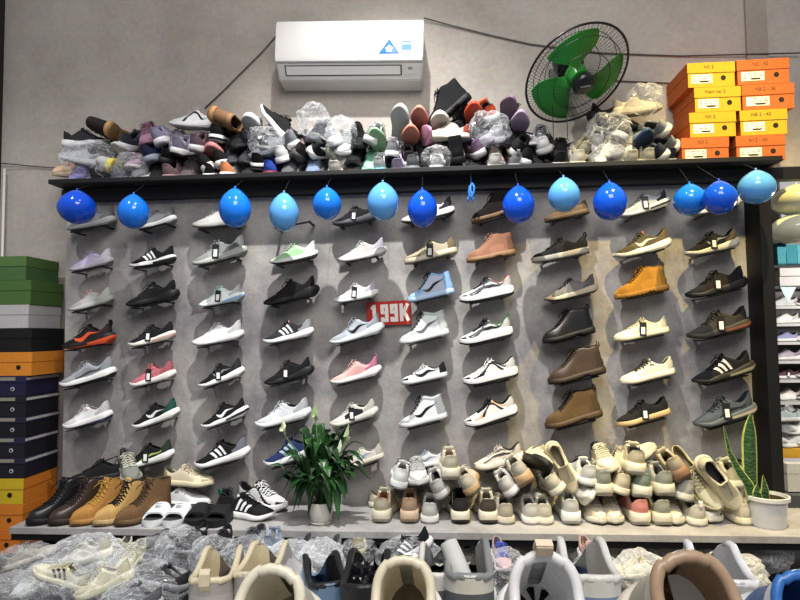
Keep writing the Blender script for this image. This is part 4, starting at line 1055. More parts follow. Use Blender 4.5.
tp(122, 137, 'heel', 'run', '#3a3e4a', '#c9cad0', 'slate running shoe with white sole', roll=22, Y=-.24)
tp(170, 133, 'toe', 'court', '#8d8a92', '#a9a7ac', 'grey lilac sneaker', roll=-20, Y=-.22)
tp(286, 134, 'heel', 'run', '#8f9096', '#dad9d6', 'mid grey running shoe with white sole', roll=-24, Y=-.24)
tp(330, 130, 'toe', 'court', '#c9cacc', '#d6d6d6', 'pale grey sneaker', roll=-20, Y=-.22)
tp(372, 129, 'heel', 'run', '#b4b6b8', '#d9d9d6', 'silver grey running shoe', roll=24, Y=-.22)
tp(462, 124, 'toe', 'run', '#1d1d20', '#26262a', 'all-black running shoe', roll=-14, Y=-.22)
tp(541, 128, 'toe', 'run', '#77757c', '#a9a7aa', 'grey running shoe with pale sole', roll=14, Y=-.22)
tp(600, 132, 'heel', 'court', '#d9d9d8', '#dcdcdc', 'white bagged sneaker', roll=20, Y=-.22)
# dark shoes at the back that close the gaps
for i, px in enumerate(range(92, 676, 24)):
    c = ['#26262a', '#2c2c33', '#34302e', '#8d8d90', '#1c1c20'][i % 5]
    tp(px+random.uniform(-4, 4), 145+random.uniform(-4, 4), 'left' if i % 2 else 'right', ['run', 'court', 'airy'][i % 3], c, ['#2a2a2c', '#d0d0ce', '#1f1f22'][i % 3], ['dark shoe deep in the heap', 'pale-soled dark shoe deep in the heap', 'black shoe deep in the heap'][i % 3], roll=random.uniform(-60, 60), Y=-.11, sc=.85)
label_set(TOP, 'top heap', None)
# ------------------------------------------------------------------ shoes on the counter shelf
LOW = []
def lp(px, py, view, k, main, sole, desc, roll=0, Y=-.40, tilt=0, yaw=None, rest=0, sc=1.06, **kw):
    sho = make_shoe(k, main, sole, **kw); Y -= .125
    pose(sho, k, view, px, py, Y, roll, tilt, random.uniform(-7, 7) if yaw is None else yaw, sc, ZB if rest else None, back=-.2)
    tag(sho, None, 'shoe', 'shoes on the counter shelf'); LOW.append((sho, desc, px, py))
    return sho
def l0(px, py, *a, **kw): return lp(px, py, *a, rest=1, **kw)
# boots and shoes at the left end, toes towards the aisle
def boot(px, main, desc, lab, sole, Y=-.632, yaw=-62, sc=1.02, **kw):
    b = make_shoe('tallboot', main, sole, **kw)
    pose(b, 'tallboot', 'left', px, 500, Y, 0, 0, yaw, sc, ZB)
    tag(b, lab, 'shoe', 'boots in a row on the counter')
boot(42, '#17171a', '', 'black lace-up boot at the left end of the counter beside the boxes', '#141416', yaw=60, mk='leather')
boot(64, '#382b24', '', 'dark brown leather boot second from left in the counter row', '#2f241e', yaw=60, mk='leather')
boot(86, '#a87a42', '', 'tan nubuck boot with yellowish laces, third in the counter row', '#a5783f', yaw=60, lace='#b08a3f', eye='#a87a42', tongue='#a87a42', mk='suede')
boot(109, '#b8955c', '', 'sand boot with black laces in the counter row of boots', '#b59b6d', yaw=60, lace='#17171a', eye='#b8955c', collar='#2a2420', mk='suede')
boot(131, '#6b5238', '', 'mid brown boot with brown laces beside the white slides', '#634b33', yaw=60, lace='#4a3826', mk='suede')
s_ = lp(92, 474, 'left', 'court', '#19191b', '#2a2a2d', 'x', roll=-8, Y=-.24, yaw=12); LOW.pop(); tag(s_, 'black low shoe lying across the tops of the two dark boots', 'shoe')
s_ = lp(104, 492, 'toe', 'court', '#dad9d6', '#dcdcda', 'x', Y=-.30, yaw=20, panel='#1c1c1f', rest=1); LOW.pop(); tag(s_, 'white and black sneaker half hidden between brown and tan boots', 'shoe')
s_ = lp(116, 470, 'toe', 'run', '#777a72', '#9a9a90', 'x', Y=-.20, yaw=38, lace='#b9b9a8', tilt=10); LOW.pop(); tag(s_, 'grey-green sneaker perched on the tan and sand boots', 'shoe')
s_ = lp(180, 499, 'right', 'court', '#dcdddb', '#e2e2e0', 'x', Y=-.20, yaw=-10, logo='dash', lc='#77797c', sc=1.05, rest=1); LOW.pop(); tag(s_, 'white low-top sneaker under a cream one, behind white slides', 'shoe')
s_ = lp(184, 479, 'right', 'court', '#d6ccae', '#d8cfae', 'x', Y=-.20, yaw=-8, heel='#a99b80', toe='#b3a68c', sc=1.02); LOW.pop(); tag(s_, 'cream suede sneaker stacked on top of a white sneaker', 'shoe')
s_ = lp(243, 497, 'right', 'run', '#17171a', '#e2e2e0', 'x', Y=-.40, yaw=-14, logo='stripes', lc='#f0f0f0', sc=1.08, rest=1, pull='#1f6b4a'); LOW.pop(); tag(s_, 'black running shoe with three white stripes on the counter', 'shoe')
s_ = lp(258, 490, 'right', 'chunk', '#d6d6d4', '#e0e0de', 'x', Y=-.24, yaw=-24, toe='#1a1a1d', eye='#1c1c1f', collar='#1c1c1f', panel='#1c1c1f', lace='#e6e6e4', rest=1); LOW.pop(); tag(s_, 'white and black chunky sneaker behind the black striped running shoe', 'shoe')
s_ = lp(216, 487, 'heel', 'run', '#202024', '#2a2a2e', 'x', Y=-.16, yaw=20, rest=1); LOW.pop(); tag(s_, 'black shoe standing behind the cream and white sneaker stack', 'shoe')

def slide(px, py, main, foot, lab, strap_mark=None, yaw=0, Y=-.622, sc=1.0):
    root = empty('slide_sandal'); tag(root, lab, 'sandal', 'slide sandals on the counter')
    L = .27; bm = bmesh.new(); st = stations(26); G = []
    wf = lambda q: (.040+.012*math.sin(min(1, q/.75)*PI/2)-.006*math.exp(-((q-.4)/.15)**2))*(math.sqrt(max(0, 1-((.14-q)/.14)**2)) if q < .14 else 1)*(max(0, 1-((q-.78)/.22)**2.4)**.5 if q > .78 else 1)
    for q in st:
        W = wf(q); x = (q-.5)*L; zt = .030+.008*math.exp(-((q)/.12)**2)
        pr = [(0, 0), (.86, 0), (1, .006), (1.03, .02), (1.0, zt+.004), (.92, zt+.002), (.6, zt-.003), (0, zt-.003)]
        row = [bm.verts.new((x, W*a, z)) for a, z in pr]; row += [bm.verts.new((x, -W*a, z)) for a, z in pr[-2:0:-1]]; G.append(row+[row[0]])
    grid_faces(bm, G, lambda i, j: 1 if 5 <= (j if j < 7 else 13-j) <= 7 else 0); bmesh.ops.remove_doubles(bm, verts=bm.verts, dist=.0003)
    link('footbed', finish(bm, 'footbed', 2, True, 50), root, [mat(main, 'rubber'), mat(foot, 'rubber')])
    bm = bmesh.new(); A = []; B_ = []
    for i in range(9):
        q = .46+.36*i/8; W = wf(q)+.003; x = (q-.5)*L; hh = .076-.022*(i/8); ra = []; rb = []
        for j in range(15):
            a = PI*j/14; c = math.cos(a); s = math.sin(a)
            ra.append(bm.verts.new((x-.010*s, (W+.004)*math.copysign(abs(c)**.6, c), .006+(hh)*s**.8)))
            rb.append(bm.verts.new((x-.010*s, W*.93*math.copysign(abs(c)**.6, c), .004+(hh-.007)*s**.8)))
        A.append(ra); B_.append(rb)
    grid_faces(bm, A); grid_faces(bm, B_)
    for e in (0, 8):
        for j in range(14): bm.faces.new((A[e][j], A[e][j+1], B_[e][j+1], B_[e][j]))
    mesh_obj('strap', bm, mat(main, 'rubber'), root, True, 50)
    if strap_mark:
        bm = bmesh.new()
        for k in range(3):
            tube(bm, [(.014+.010*k, -.014, .083-.006*k), (.020+.010*k, .0, .085-.006*k), (.016+.010*k, .014, .083-.006*k)], .0022, 5)
        o = mesh_obj('strap_mark', bm, mat(strap_mark, 'plastic'), root)
    p = P(px, py, Y); root.location = (p.x, p.y+.13, ZB+.0005); root.rotation_euler = (0, 0, R(-90+yaw)); root.scale = (sc,)*3
    return root
slide(148, 520, '#dddfe0', '#3a3a3d', 'white slide sandal with grey mark, left one of the white pair', '#77797d', 4)
slide(170, 520, '#dddfe0', '#3a3a3d', 'white slide sandal with grey mark, right one of the white pair', '#77797d', -3)
slide(190, 521, '#17171a', '#1b1b1e', 'black slide sandal next to the white pair', None, 4)
slide(213, 521, '#17171a', '#1b1b1e', 'black slide sandal at the right end of the slides', None, -4)

# pale sneakers piled on the right half, heels towards the aisle
l0(383, 503, 'heel', 'chunk', '#c9c2a9', '#d3ccb3', 'beige chunky sneaker', collar='#8a6a50')
l0(408, 503, 'heel', 'chunk', '#c2a386', '#cbb196', 'tan chunky sneaker')
l0(429, 504, 'heel', 'court', '#d6d6d2', '#dcdcd8', 'white sneaker standing on the shelf')
l0(458, 503, 'heel', 'chunk', '#1f1f20', '#d9d2be', 'black and cream chunky sneaker with cream sole', panel='#d9d2be', heel='#2a2927', out='#1f1f20')
l0(487, 503, 'heel', 'chunk', '#c9c2b0', '#d6cfbc', 'cream sneaker with dark brown heel', heel='#4a4338', out='#3a352c')
l0(504, 505, 'heel', 'court', '#c2b9a6', '#cdc5b3', 'greige sneaker')
l0(529, 506, 'heel', 'court', '#d9d6cd', '#dedbd2', 'off-white sneaker standing on the shelf')
l0(546, 505, 'heel', 'court', '#d9d3bf', '#ddd8c6', 'cream sneaker standing on the shelf')
l0(574, 507, 'heel', 'chunk', '#d9d8d2', '#dcdcd6', 'white chunky sneaker')
l0(599, 508, 'toe', 'court', '#cfc7b3', '#d3ccba', 'beige sneaker toe outwards')
l0(617, 508, 'toe', 'court', '#c9c2b0', '#cfc9b9', 'beige sneaker toe outwards')
l0(640, 509, 'heel', 'chunk', '#c98a80', '#d6cfba', 'pink-heeled cream chunky sneaker', heel='#c48078')
l0(663, 509, 'heel', 'chunk', '#a9aa98', '#cfc8b2', 'grey-green sneaker with cream sole')
l0(679, 509, 'toe', 'court', '#cfc8b2', '#d3ccb8', 'cream sneaker toe outwards')
l0(697, 511, 'heel', 'court', '#d6d0bd', '#dad5c4', 'ivory sneaker in front of the right end', pull='#e0dcd0')
l0(724, 508, 'toe', 'court', '#cfcabb', '#d6d2c4', 'pale sneaker with black patch under the slip-on', panel='#1c1c1f', yaw=-25, Y=-.36)
l0(743, 508, 'heel', 'court', '#d9d2b9', '#ddd6c0', 'cream sneaker beside the snake plant pot', Y=-.34)
lp(397, 480, 'heel', 'court', '#d9d9d6', '#dcdcda', 'white sneaker with black laces', roll=14, lace='#1b1b1e', acc='#e0e0de', heel='#dcdcda', Y=-.38)
lp(418, 478, 'toe', 'court', '#d3d3d0', '#d9d9d6', 'white sneaker toe outwards', roll=-6, Y=-.38)
lp(448, 468, 'heel', 'chunk', '#d9d1ba', '#dcd5c0', 'cream chunky sneaker', roll=0, Y=-.36, lining='#b0886a')
lp(441, 489, 'heel', 'court', '#d3d2cd', '#d6d5d0', 'white sneaker on its side', roll=-28, Y=-.33, tilt=10)
lp(471, 487, 'heel', 'court', '#d6cdb6', '#b5966f', 'cream sneaker with tan sole', roll=-32, Y=-.38)
lp(511, 489, 'heel', 'court', '#d9d8d3', '#dedcd8', 'white sneaker tipped over', roll=-36, Y=-.37)
lp(523, 477, 'heel', 'chunk', '#d3cdbb', '#b59673', 'cream chunky sneaker with brown sole', roll=-30, Y=-.36, panel='#c2c4bc')
lp(540, 468, 'toe', 'court', '#d6cca9', '#1f1e1c', 'cream sneaker with black sole', roll=48, Y=-.32, tilt=-15)
lp(556, 488, 'heel', 'court', '#d3cdb9', '#d9d3c0', 'pale cream sneaker tipped over', roll=-36, Y=-.38)
lp(565, 471, 'top', 'court', '#d6ccb0', '#d9d0b6', 'cream slip-on seen from above', roll=64, Y=-.36, lining='#8d8574', sc=.95, parts=('lining', 'tongue'))
lp(587, 476, 'heel', 'court', '#dcdbd6', '#e0dfda', 'white sneaker with black laces', roll=3, Y=-.37, lace='#17171a')
lp(588, 498, 'toe', 'court', '#cdc9c0', '#d6d2c9', 'pale grey sneaker tipped over', roll=-52, Y=-.39)
lp(603, 484, 'heel', 'chunk', '#9fa392', '#d3ccb4', 'grey-green sneaker with cream sole', Y=-.37)
lp(612, 465, 'toe', 'court', '#d9d2b6', '#d9d3ba', 'cream sneaker with navy collar', roll=-14, Y=-.34, collar='#2c3348', lining='#2c3348')
lp(625, 487, 'heel', 'court', '#d3c8ad', '#dcd3ba', 'cream clog with high back', roll=18, Y=-.38, lining='#b39f7d', parts=('lining',))
lp(641, 464, 'heel', 'chunk', '#cfc4a6', '#dcd5bc', 'cream and black laced sneaker', roll=6, Y=-.35, lace='#dcd6c4', collar='#2b2b2f', panel='#b3a98c')
lp(629, 463, 'right', 'court', '#c9bfa2', '#d0c8ae', 'khaki sneaker behind the laced one', roll=-30, Y=-.24)
lp(647, 487, 'heel', 'chunk', '#8f9c8c', '#d3ceb9', 'sage green chunky sneaker', roll=6, Y=-.385)
lp(664, 484, 'heel', 'chunk', '#a9aa9c', '#d0c9b2', 'grey-cream chunky sneaker', roll=0, Y=-.38)
lp(682, 471, 'heel', 'chunk', '#cbbd9d', '#8d6c50', 'cream sneaker with brown sole', roll=-28, Y=-.36)
lp(685, 492, 'heel', 'court', '#c6c6bd', '#cfcabb', 'pale grey-white sneaker', roll=12, Y=-.37)
lp(706, 482, 'toe', 'run', '#d9d0a9', '#d3c8a9', 'big cream running shoe pointing down', roll=-26, tilt=48, Y=-.38, sc=1.12)
lp(727, 487, 'top', 'court', '#dad2b6', '#d9d2ba', 'cream slip-on lying on its heel, opening outwards', roll=52, Y=-.43, lining='#3a3a3c', sc=1.05, parts=('lining', 'tongue'))
lp(741, 478, 'heel', 'court', '#d6cfb4', '#d9d3bb', 'cream sneaker behind the snake plant', roll=-10, Y=-.33)
# a few more fill the back of the pile so that it carries the upper layer
for i, (px, py) in enumerate(((392, 500), (420, 500), (447, 498), (475, 500), (505, 498), (535, 492), (560, 500), (590, 497), (615, 490), (640, 490), (660, 495), (690, 497), (715, 497), (735, 497))):
    lp(px, py, 'left' if i % 2 else 'right', ['court', 'run'][i % 2], ['#c9c3b2', '#b9b6ac', '#d0cbbb'][i % 3], '#cfc9b8', 'pale sneaker behind', Y=-.15, rest=1, sc=.9)
label_set(LOW, 'counter pile', None)

# ------------------------------------------------------------------ plants
def leaf_mesh(pts, width, fold=.25, wave=0, n=12, prof=None, th=.0008):
    """blade along a 3D path with a width profile and a folded midrib"""
    pts = [Vector(p) for p in pts]; bm = bmesh.new()
    def cat(t):
        t *= len(pts)-1; i = min(int(t), len(pts)-2); u = t-i
        p0, p1, p2, p3 = pts[max(i-1, 0)], pts[i], pts[i+1], pts[min(i+2, len(pts)-1)]
        return .5*((2*p1)+(p2-p0)*u+(2*p0-5*p1+4*p2-p3)*u*u+(-p0+3*p1-3*p2+p3)*u**3)
    G = []; Bk = []
    for i in range(n+1):
        t = i/n; p = cat(t); d = (cat(min(1, t+.02))-cat(max(0, t-.02))).normalized()
        side = d.cross(Vector((0, 0, 1)))
        if side.length < .15: side = Vector((1, 0, 0))-d*d.x
        side.normalize(); nn = side.cross(d).normalized()
        w_ = width*(prof(t) if prof else max(.02, math.sin(min(1, max(0, (t-.18)/.82))**.75*PI)) if t > .18 else .04)
        row = []; rb = []
        for j in range(5):
            u = j/2-1; q = p+side*w_*u+nn*(abs(u)*w_*fold+wave*math.sin(t*9+u)*w_)
            row.append(bm.verts.new(q)); rb.append(bm.verts.new(q-nn*th))
        G.append(row); Bk.append(rb)
    grid_faces(bm, G, lambda i, j: 1 if j in (0, 3) else 0); grid_faces(bm, Bk, lambda i, j: 1 if j in (0, 3) else 0)
    for i in range(n):
        for e in (0, 4): bm.faces.new((G[i][e], G[i+1][e], Bk[i+1][e], Bk[i][e])).material_index = 1
    return bm
def lily():
    Y = -.52; base = P(320, 522, Y-.03); s = (base-CAM).dot(_f)/FPX       # metres per pixel here
    root = empty('peace_lily', (base.x, Y, ZB+.0005)); tag(root, 'peace lily with dark arching leaves in a white pot on the counter', 'potted plant')
    bm = bmesh.new(); lathe(bm, [(0, 0), (9*s, 0), (10*s, 1*s), (12*s, 12*s), (12.4*s, 21*s), (11.6*s, 21.2*s), (11*s, 19*s), (0, 18.5*s)], 28); mesh_obj('pot', bm, mat('#c9c6bd', 'plastic'), root, True, 45)
    bm = bmesh.new(); lathe(bm, [(0, 0), (10.5*s, 0), (12.5*s, 2.2*s), (11.8*s, 2.4*s), (10.3*s, .6*s), (0, .5*s)], 28); mesh_obj('saucer', bm, mat('#c4c1b8', 'plastic'), root, True, 45)
    bm = bmesh.new(); lathe(bm, [(0, 19.2*s), (6*s, 19.4*s), (10.9*s, 19*s)], 20); mesh_obj('soil', bm, mat('#2b2119', 'soil'), root)
    rnd = random.Random(3)
    greens = ['#1d3f1c', '#23491f', '#193818', '#2b5426']
    O = Vector((0, 0, 19*s))
    tips = [(-54, 26, -5), (-44, 22, -10), (-40, 44, 2), (-36, 6, -14), (-30, 34, -16), (-24, 62, 4), (-20, 20, -20), (-14, 46, -14), (-10, 4, -18), (-6, 66, 6), (0, 52, -16), (6, 32, -22),
            (10, 72, 2), (14, 6, -18), (18, 50, -14), (24, 30, -20), (28, 68, 6), (32, 12, -10), (38, 46, -8), (40, 20, -16), (46, 34, 0), (52, 28, -6), (34, 76, 8), (-48, 10, 6), (-16, 30, 18), (20, 24, 18), (0, 40, 20), (44, 58, 10), (-34, 56, 10), (8, 18, -24), (-26, 10, -20), (26, 8, -20), (-10, -12, -16), (12, -14, -14), (24, -8, -18), (-24, -6, -16), (-40, 30, -8), (44, 38, -10), (-22, 40, -6), (22, 60, -4), (-46, 36, 4), (36, 30, -18), (-30, 16, -22), (10, 30, -26), (50, 16, -4), (-52, 16, -4)]
    tips = tips+[(x*.72+rnd.uniform(-6, 6), z*.8+rnd.uniform(-4, 10), y*.8-3) for x, z, y in tips]
    for tx, tz, ty in tips:
        T = O+Vector((tx*s, ty*s, (tz+4)*s)); jt = rnd.uniform(.7, 1.2); ty += rnd.uniform(-9, 9); T += Vector((rnd.uniform(-5, 5)*s, 0, rnd.uniform(-2, 14)*s)); rise = Vector((tx*s*rnd.uniform(.4, .62), ty*s*.5, jt*(max(tz, 18)+12+abs(tx)*.12)*s*.8))
        mid = O+rise; 
        pts = [O+Vector((tx*s*.06, ty*s*.06, 0)), O+rise*.55, mid, T*.45+mid*.55+Vector((0, 0, 5*s)), T-Vector((0, 0, 6*s))]
        bm = leaf_mesh(pts, (5.2+rnd.random()*2.6)*s, .16, .05, 14, lambda t: max(.05, math.sin(min(1, max(0, (t-.22)/.78))**.9*PI)) if t > .22 else .07)
        g = rnd.choice(greens); mesh_obj('leaf', bm, [mat(g, 'leaf'), mat(g, 'leaf')], root, True)
    for (tx, tz, c) in ((-4, 100, '#8fa66a'), (-36, 86, '#b9c49a'), (28, 80, '#a9b890'), (20, 64, '#c4cdb4'), (18, 44, '#c4cdb4')):
        fl = empty('flower', (0, 0, 0)); fl.parent = root
        bm = bmesh.new(); q = O+Vector((tx*s, -6*s, (tz-17)*s)); tube(bm, [O, O+Vector((tx*s*.3, -3*s, tz*s*.45)), q], .0025, 6); mesh_obj('stem', bm, mat('#44692f', 'leaf'), fl, True)
        bm = leaf_mesh([q, q+Vector((tx*s*.02-.5*s, -1*s, 5*s)), q+Vector((tx*s*.03, 0, 10*s)), q+Vector((tx*s*.06, 1*s, 18*s))], 3.4*s, .5, 0, 12, lambda t: max(.05, math.sin(t**.7*PI))); mesh_obj('spathe', bm, [mat(c, 'leaf'), mat(c, 'leaf')], fl, True)
lily()
def snake():
    Y = -.49; base = P(768, 521, Y); s = (base-CAM).dot(_f)/FPX
    root = empty('snake_plant', (base.x, Y, ZB+.0005)); tag(root, 'snake plant with yellow-edged leaves in a white pot beside the pillar', 'potted plant')
    bm = bmesh.new(); lathe(bm, [(0, 0), (15*s, 0), (16*s, 2*s), (18*s, 26*s), (20.3*s, 26.5*s), (20.3*s, 30*s), (18.4*s, 30.3*s), (17.8*s, 27*s), (0, 26.5*s)], 32); mesh_obj('pot', bm, mat('#d2d2d0', 'plastic'), root, True, 40)
    bm = bmesh.new(); lathe(bm, [(0, 27.3*s), (9*s, 27.5*s), (17.6*s, 27*s)], 20); mesh_obj('soil', bm, mat('#33271d', 'soil'), root)
    m = bpy.data.materials.new('banded_leaf'); m.use_nodes = True; nt = m.node_tree; b = nt.nodes['Principled BSDF']
    tc = nt.nodes.new('ShaderNodeTexCoord'); wv = nt.nodes.new('ShaderNodeTexWave'); wv.bands_direction = 'Z'; wv.inputs['Scale'].default_value = 18; wv.inputs['Distortion'].default_value = 9; wv.inputs['Detail Scale'].default_value = 2
    nt.links.new(tc.outputs['Object'], wv.inputs['Vector']); rp = nt.nodes.new('ShaderNodeValToRGB'); rp.color_ramp.elements[0].color = lin('#16301a')+[1]; rp.color_ramp.elements[1].color = lin('#3f6238')+[1]
    nt.links.new(wv.outputs['Fac'], rp.inputs['Fac']); nt.links.new(rp.outputs['Color'], b.inputs['Base Color']); b.inputs['Roughness'].default_value = .4
    edge = mat('#a9b45a', 'leaf'); z0 = 27*s
    def blade(pts, w_, prof):
        pts = [Vector((x*s, y*s, z0+z*s)) for x, y, z in pts]; bm = bmesh.new(); G = []; Bk = []; n = 18
        for i in range(n+1):
            t = i/n*(len(pts)-1); k = min(int(t), len(pts)-2); u = t-k; u2 = u*u*(3-2*u)*.4+u*.6
            p = pts[k].lerp(pts[k+1], u2); d = (pts[k+1]-pts[k]).normalized(); side = Vector((d.z, 0, -d.x)).normalized(); wq = w_*s*prof(i/n)
            row = []; rb = []
            for j in range(7):
                e = (-1, -.8, -.4, 0, .4, .8, 1)[j]; q = p+side*wq*e+Vector((0, -1, 0))*(-abs(e)**2*wq*.35)
                row.append(bm.verts.new(q)); rb.append(bm.verts.new(q+Vector((0, .004, 0))))
            G.append(row); Bk.append(rb)
        f = lambda i, j: 1 if j in (0, 5) else 0
        grid_faces(bm, G, f); grid_faces(bm, Bk, f)
        for i in range(n):
            for e in (0, 6): bm.faces.new((G[i][e], G[i+1][e], Bk[i+1][e], Bk[i][e])).material_index = 1
        mesh_obj('leaf', bm, [m, edge], root, True)
    tall = lambda t: (.75+.30*math.sin(t*PI*.95))*(1 if t < .72 else max(.03, 1-((t-.72)/.28)**1.8))
    blade([(-14, -1, 0), (-14, 0, 25), (-13, 1, 55), (-12, 0, 84)], 7.2, tall)
    blade([(-14, -5, -1), (-19, -5, 14), (-28, -5, 28), (-36, -4, 46), (-40, -3, 72)], 6.2, lambda t: max(.04, (1-t)**.8*.95+.05))
    blade([(-5, -7, 0), (-5, -8, 10), (-6, -7, 24)], 5, lambda t: max(.05, (1-t**2)))
    blade([(-12, -9, -1), (-14, -10, 8), (-13, -9, 16)], 5, lambda t: max(.05, (1-t**2)))
snake()

# ------------------------------------------------------------------ bagged shoes below the counter
BAGM = film('clear_bag_film', .05, .26); BAGM2 = film('clear_bag_film_frosted', .20, .34)
def bag_mesh(seed):
    """crumpled bag: ridged folds, gathered into a neck at one end"""
    bm = bmesh.new(); bmesh.ops.create_icosphere(bm, subdivisions=4, radius=1); off = Vector((seed*7.3, seed*3.1, seed*1.7))
    for v in bm.verts:
        q = v.co.normalized()
        k = .95+.22*noise.noise(q*1.7+off)+.16*(1-abs(noise.noise(q*2.6+off))*2.2)*.6-.08+.07*(1-abs(noise.noise(q*5.5-off))*2)
        p = q*k; p = Vector((math.copysign(abs(p.x)**.85, p.x), math.copysign(abs(p.y)**.8, p.y), math.copysign(abs(p.z)**.85, p.z)))
        if p.x > .75:
            u = (p.x-.75)/.5; f = max(.2, 1-u*1.5); fold = 1+.25*math.sin(math.atan2(p.z, p.y)*7+seed)*u; p = Vector((p.x+.35*u, p.y*f*fold, p.z*f*fold+.2*u))
        v.co = p
    return finish(bm, 'bag_film', 1, True, 24)
BAGS = [bag_mesh(i) for i in range(5)]
BL_ = []
def bag(px, py, wpx, hpx, Y, desc, contents, rz=0, roll=0, frost=0, depth=.11, zmin=.416):
    Y -= .12; depth *= .95
    c = P(px, py+(4 if Y < -.5 and py < 570 else 0), Y); s = (c-CAM).dot(_f)/FPX
    hz = hpx*s/2
    root = empty('plastic_bag', c); root.rotation_euler = (0, R(roll), R(rz))
    o = link('bag_film', BAGS[len(BL_) % 5], root, BAGM2 if frost else BAGM); o.scale = (wpx*s/2*1.05, depth*1.05, hz*.98)
    tag(root, None, 'plastic bag', 'clear bags of shoes under the counter'); BL_.append((root, desc, px, py))
    for i, (k, view, dx, dz, rl, main, sole, lab, kw) in enumerate(contents):
        sho = make_shoe(k, main, sole, **kw)
        p = Vector((px+dx, py+dz, 0))
        pose(sho, k, view, p.x, p.y, Y-depth*.62, rl, 0, random.uniform(-15, 15), .82)
        tag(sho, lab, 'shoe', 'bagged shoes under the counter')
CR, WH, GY = '#d9d3b4', '#dddcd6', '#7b7c7e'
def bs(view, k, main, sole, lab, dx=0, dz=0, rl=0, **kw): return (k, view, dx, dz, rl, main, sole, lab, kw)
bag(22, 562, 66, 44, -.66, 'clear bag with a grey-beige shoe at the far left', [bs('right', 'court', '#a9a498', '#c2bcae', 'grey-beige sneaker inside the upper left plastic bag', rl=-18)], roll=-8)
bag(80, 555, 76, 50, -.68, 'large frosted bag full of white shoes left of centre', [bs('left', 'chunk', '#d9d6c6', '#dcd9ca', 'white chunky sneaker inside the large frosted bag', rl=-12), bs('toe', 'court', '#d3d0bf', '#d9d6c6', 'white sneaker toe inside the large frosted bag', dx=20, dz=6)], frost=1, roll=-10)
bag(14, 592, 60, 36, -.86, 'clear bag cut by the bottom left corner', [bs('toe', 'court', WH, WH, 'white sneaker in the bag at bottom left corner')], roll=6)
bag(55, 582, 70, 40, -.88, 'clear bag with a cream three-striped shoe', [bs('left', 'court', CR, '#dcd8c0', 'cream sneaker with three black stripes inside its bag', rl=20, logo='stripes', lc='#26262a')], roll=10)
bag(97, 584, 64, 40, -.90, 'clear bag with a cream shoe beside the striped one', [bs('left', 'chunk', CR, '#d9d4b8', 'plain cream sneaker inside its bag beside the striped one', rl=-20)], roll=-18)
bag(118, 566, 34, 34, -.76, 'small bag with a cream toe between larger bags', [bs('toe', 'court', '#d6d0ae', '#d9d4b6', 'cream sneaker toe in a small bag')], rz=40)
bag(145, 556, 56, 44, -.70, 'clear bag with a grey shoe under the slides', [bs('toe', 'run', '#4b4c50', '#8d8e90', 'dark grey shoe bagged under the slides', dx=0)], roll=-14)
bag(158, 583, 66, 38, -.88, 'clear bag with dark shoe in lower row left', [bs('left', 'run', '#3a3b3f', '#77787b', 'charcoal shoe bagged in the lower row', rl=8)], roll=10)
bag(128, 600, 60, 34, -1.0, 'clear bag at the bottom edge with grey shoe', [bs('left', 'run', '#808286', '#a9aaac', 'grey shoe bagged at the bottom edge')], roll=-10)
bag(181, 548, 48, 44, -.66, 'clear bag with black shoe, left of three bags', [bs('toe', 'run', '#202125', '#9fa0a2', 'black shoe bagged left of three', dx=0)], roll=60, rz=10)
bag(213, 551, 42, 40, -.68, 'clear bag with black shoe, middle of three bags', [bs('toe', 'run', '#26272b', '#a9aaac', 'black shoe bagged in the middle of three')], roll=20)
bag(242, 552, 44, 38, -.70, 'clear bag with patterned grey shoe, right of three bags', [bs('toe', 'chunk', '#55565c', '#b5b6b8', 'grey shoe bagged right of three')], roll=-20)
bag(267, 545, 32, 34, -.60, 'bag with a pale blue-grey shoe in front of the lily pot', [bs('heel', 'run', '#8d9cb2', '#c4cad2', 'pale blue-grey shoe bagged in front of the lily')], roll=70)
bag(291, 560, 50, 48, -.72, 'big grey clear bag right of the cream high-tops', [bs('toe', 'run', '#85878b', '#a4a6a8', 'grey shoe in the big bag right of the cream high-tops')], roll=-20, frost=1)
bag(322, 562, 48, 50, -.74, 'big grey clear bag beside the pale blue high-top', [bs('toe', 'run', '#8d8f92', '#b0b2b4', 'grey shoe bagged beside the pale blue high-top')], roll=16, frost=1)
bag(360, 547, 34, 28, -.52, 'dark bag with a beige shoe under the counter middle', [bs('heel', 'court', '#c9bf9f', '#cfc6a9', 'beige shoe in dark bag under counter middle')], roll=10)
bag(406, 549, 58, 32, -.64, 'clear bag with a black striped shoe and white sole', [bs('left', 'run', '#17171a', '#d9d6d4', 'black striped running shoe inside a bag under the counter', rl=-24, logo='stripes', lc='#f2f2f2')], roll=-6)
bag(505, 566, 40, 46, -.74, 'clear bag with pink and blue printed shoe', [bs('toe', 'run', '#b9a0a4', '#c9c4c9', 'pink and grey shoe inside bag between high-tops', heel='#3a4a8f', eye='#4452a0')], roll=80)
bag(600, 566, 44, 34, -.80, 'clear bag with a pinkish shoe behind the blue-white high-top', [bs('toe', 'run', '#c9a39f', '#cfc9c9', 'pinkish shoe bagged behind the blue-white high-top')], roll=10)
bag(640, 572, 50, 40, -.78, 'frosted bag with cream fluffy shoe left of the tan-lined high-top', [bs('left', 'court', '#c9c2a9', '#cfc9b4', 'cream shoe in frosted bag left of tan-lined high-top')], frost=1, roll=-20)
bag(735, 574, 60, 42, -.80, 'frosted bag with cream shoe behind the white high-top at right', [bs('left', 'court', '#cdc8b4', '#d3cebc', 'cream shoe in frosted bag behind white high-top at right')], frost=1, roll=8)
